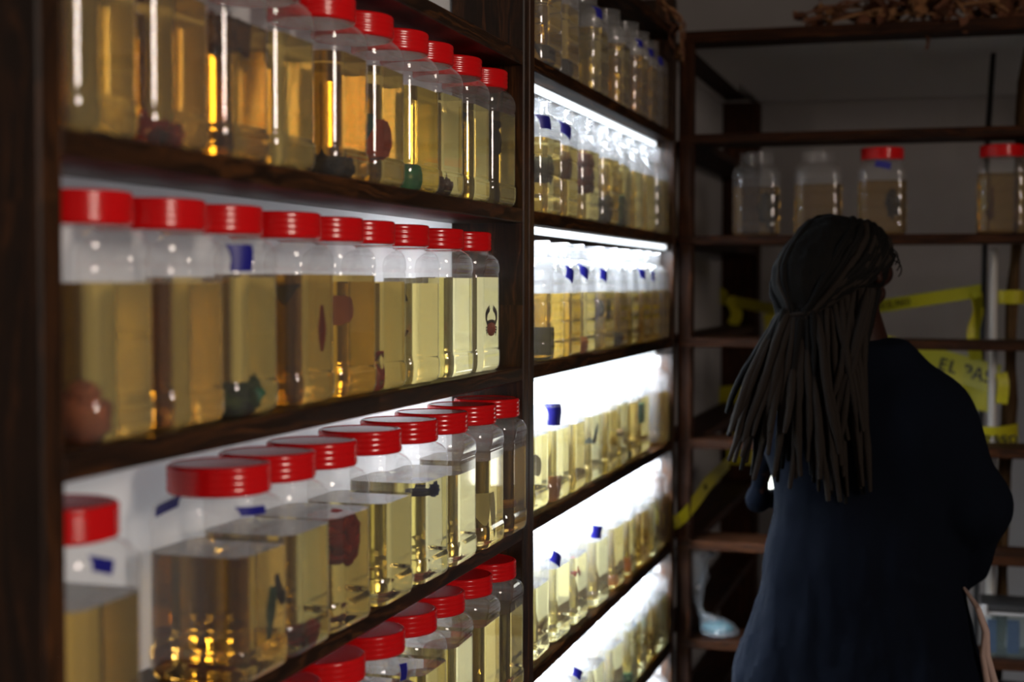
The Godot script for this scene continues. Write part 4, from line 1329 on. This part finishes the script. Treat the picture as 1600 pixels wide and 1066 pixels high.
func odds() -> void:
	vine(3, Vector3(-0.36, 2.170, -3.955), Vector3(-0.02, 2.175, -3.95), 10, 0.060, 0.08, 3, "tangle of rust brown dried vines on the rear rack's top board")
	vine(8, Vector3(-0.02, 2.170, -3.955), Vector3(0.22, 2.175, -3.95), 8, 0.050, 0.05, 3, "smaller dried vine bundle near the right end of the rear rack's top")
	vine(12, Vector3(-0.715, 2.30, -3.60), Vector3(-0.672, 2.08, -3.80), 5, 0.022, 0.04, 1, "pale brown dried vine dangling over the corner post's top")
	# upright things behind the rear rack's boards
	var h := Heap.new()
	tube(h, PackedVector3Array([Vector3(0.0, 0, 0), Vector3(0.004, 0.8, 0), Vector3(0.0, 1.59, 0)]), PackedFloat32Array([0.013, 0.012, 0.011]), 14)
	single("white_pipe", heap_mesh(h), M.pipe, Vector3(0.098, 0, -4.09), "slim white pipe standing upright beside the rough trunk", "pipe")
	h = Heap.new()
	tube(h, PackedVector3Array([Vector3(0, 0, 0), Vector3(0.02, 1.9, 0), Vector3(0.032, 2.125, 0)]), PackedFloat32Array([0.008, 0.008, 0.008]), 10)
	single("iron_rod", heap_mesh(h), M.iron, Vector3(0.062, 0, -4.26), "thin dark rod leaning behind the rear rack's boards", "rod")
	h = Heap.new()
	var pts := PackedVector3Array()
	var rad := PackedFloat32Array()
	for k in 24:
		var y := 2.12 * k / 23.0
		pts.append(Vector3(0.052 * pow(y / 2.0, 2.0) - 0.010 + 0.004 * sin(k * 1.1), y, 0.006 * cos(k * 0.8)))
		rad.append(0.017 + 0.003 * sin(k * 2.1) + 0.003 * sin(k * 0.7))
	tube(h, pts, rad, 12)
	single("rough_trunk", heap_mesh(h), M.trunk, Vector3(0.132, 0, -4.125), "rough brown trunk standing upright at the rear rack's right side", "trunk")
	# bag of teal powder hanging over the low shelf
	var b := thing("plastic_bag", Vector3(-0.625, SHELF[6], -3.975), "clear plastic bag with teal contents slumped on the low shelf", "bag")
	var n := FastNoiseLite.new()
	n.seed = 4
	n.frequency = 1.0
	var prof := [[0.240, 0.050, -0.048], [0.215, 0.049, -0.048], [0.19, 0.042, -0.045], [0.155, 0.031, -0.040], [0.115, 0.018, -0.034], [0.075, 0.009, -0.026], [0.062, 0.009, -0.022], [0.054, 0.020, -0.010], [0.044, 0.034, 0.012], [0.030, 0.046, 0.024], [0.014, 0.052, 0.030], [0.002, 0.048, 0.030]]
	var v := PackedVector3Array()
	var nn := PackedVector3Array()
	var ix := PackedInt32Array()
	var segs := 40
	var fine := []
	for k in prof.size() - 1:
		for q in 3:
			var f := q / 3.0
			fine.append([lerpf(prof[k][0], prof[k + 1][0], f), lerpf(prof[k][1], prof[k + 1][1], f), lerpf(prof[k][2], prof[k + 1][2], f)])
	fine.append(prof[-1])
	prof = fine
	for k in prof.size():
		for s in segs:
			var a := TAU * s / segs
			var g: float = 1.0 + (n.get_noise_3d(cos(a) * 2.6, prof[k][0] * 16.0, sin(a) * 2.6) + 0.45 * n.get_noise_3d(cos(a) * 7.0, prof[k][0] * 60.0, sin(a) * 7.0)) * (0.8 if k < 15 else 0.25)
			v.append(Vector3(prof[k][2] + cos(a) * prof[k][1] * g, prof[k][0] + (0.012 * n.get_noise_2d(a * 3.0, 9.0) if k == 0 else 0.0), sin(a) * prof[k][1] * g * 0.75))
			nn.append(Vector3(cos(a) + 0.9 * n.get_noise_3d(a * 6.0, prof[k][0] * 90.0, 3.0), 0.2 + 0.9 * n.get_noise_3d(a * 6.0, prof[k][0] * 90.0, 8.0), sin(a)).normalized())
	for k in prof.size() - 1:
		for s in segs:
			var a := k * segs + s
			var c := k * segs + (s + 1) % segs
			ix.append_array([a, c, c + segs, a, c + segs, a + segs])
	part("film", arrays(v, nn, ix), M.bag, b)
	h = Heap.new()
	lump(h, Vector3(0.024, 0.0195, 0), Vector3(0.044, 0.0185, 0.030), 0.05, 5)
	part("contents", heap_mesh(h), M.teal, b)
	# storage box
	var x := thing("storage_box", Vector3(0.20, SHELF[6], -3.985), "clear storage box with blue panels and dark lid on low shelf", "box")
	part("tub", box_mesh(Vector3(0.235, 0.118, 0.13), 0.008), M.box_clear, x, Vector3(0, 0.060, 0))
	part("lid", box_mesh(Vector3(0.250, 0.016, 0.145), 0.004), M.iron, x, Vector3(0, 0.128, 0))
	part("rim", box_mesh(Vector3(0.243, 0.008, 0.138), 0.002), M.panel_grey, x, Vector3(0, 0.115, 0))
	part("latch", box_mesh(Vector3(0.018, 0.030, 0.012), 0.004), M.panel_grey, x, Vector3(-0.118, 0.122, 0.070))
	for k in 2:
		part("panel", box_mesh(Vector3(0.024 if k == 0 else 0.03, 0.085, 0.004), 0.001), M.blue_box, x, Vector3(-0.098 + k * 0.052, 0.056, 0.055))
	var y := thing("storage_box", Vector3(0.19, SHELF[7], -3.985), "blue storage box on the lowest shelf under the clear one", "box")
	part("tub", box_mesh(Vector3(0.22, 0.16, 0.13), 0.008), M.blue_box, y, Vector3(0, 0.081, 0))
	part("lid", box_mesh(Vector3(0.235, 0.018, 0.145), 0.005), M.iron, y, Vector3(0, 0.170, 0))
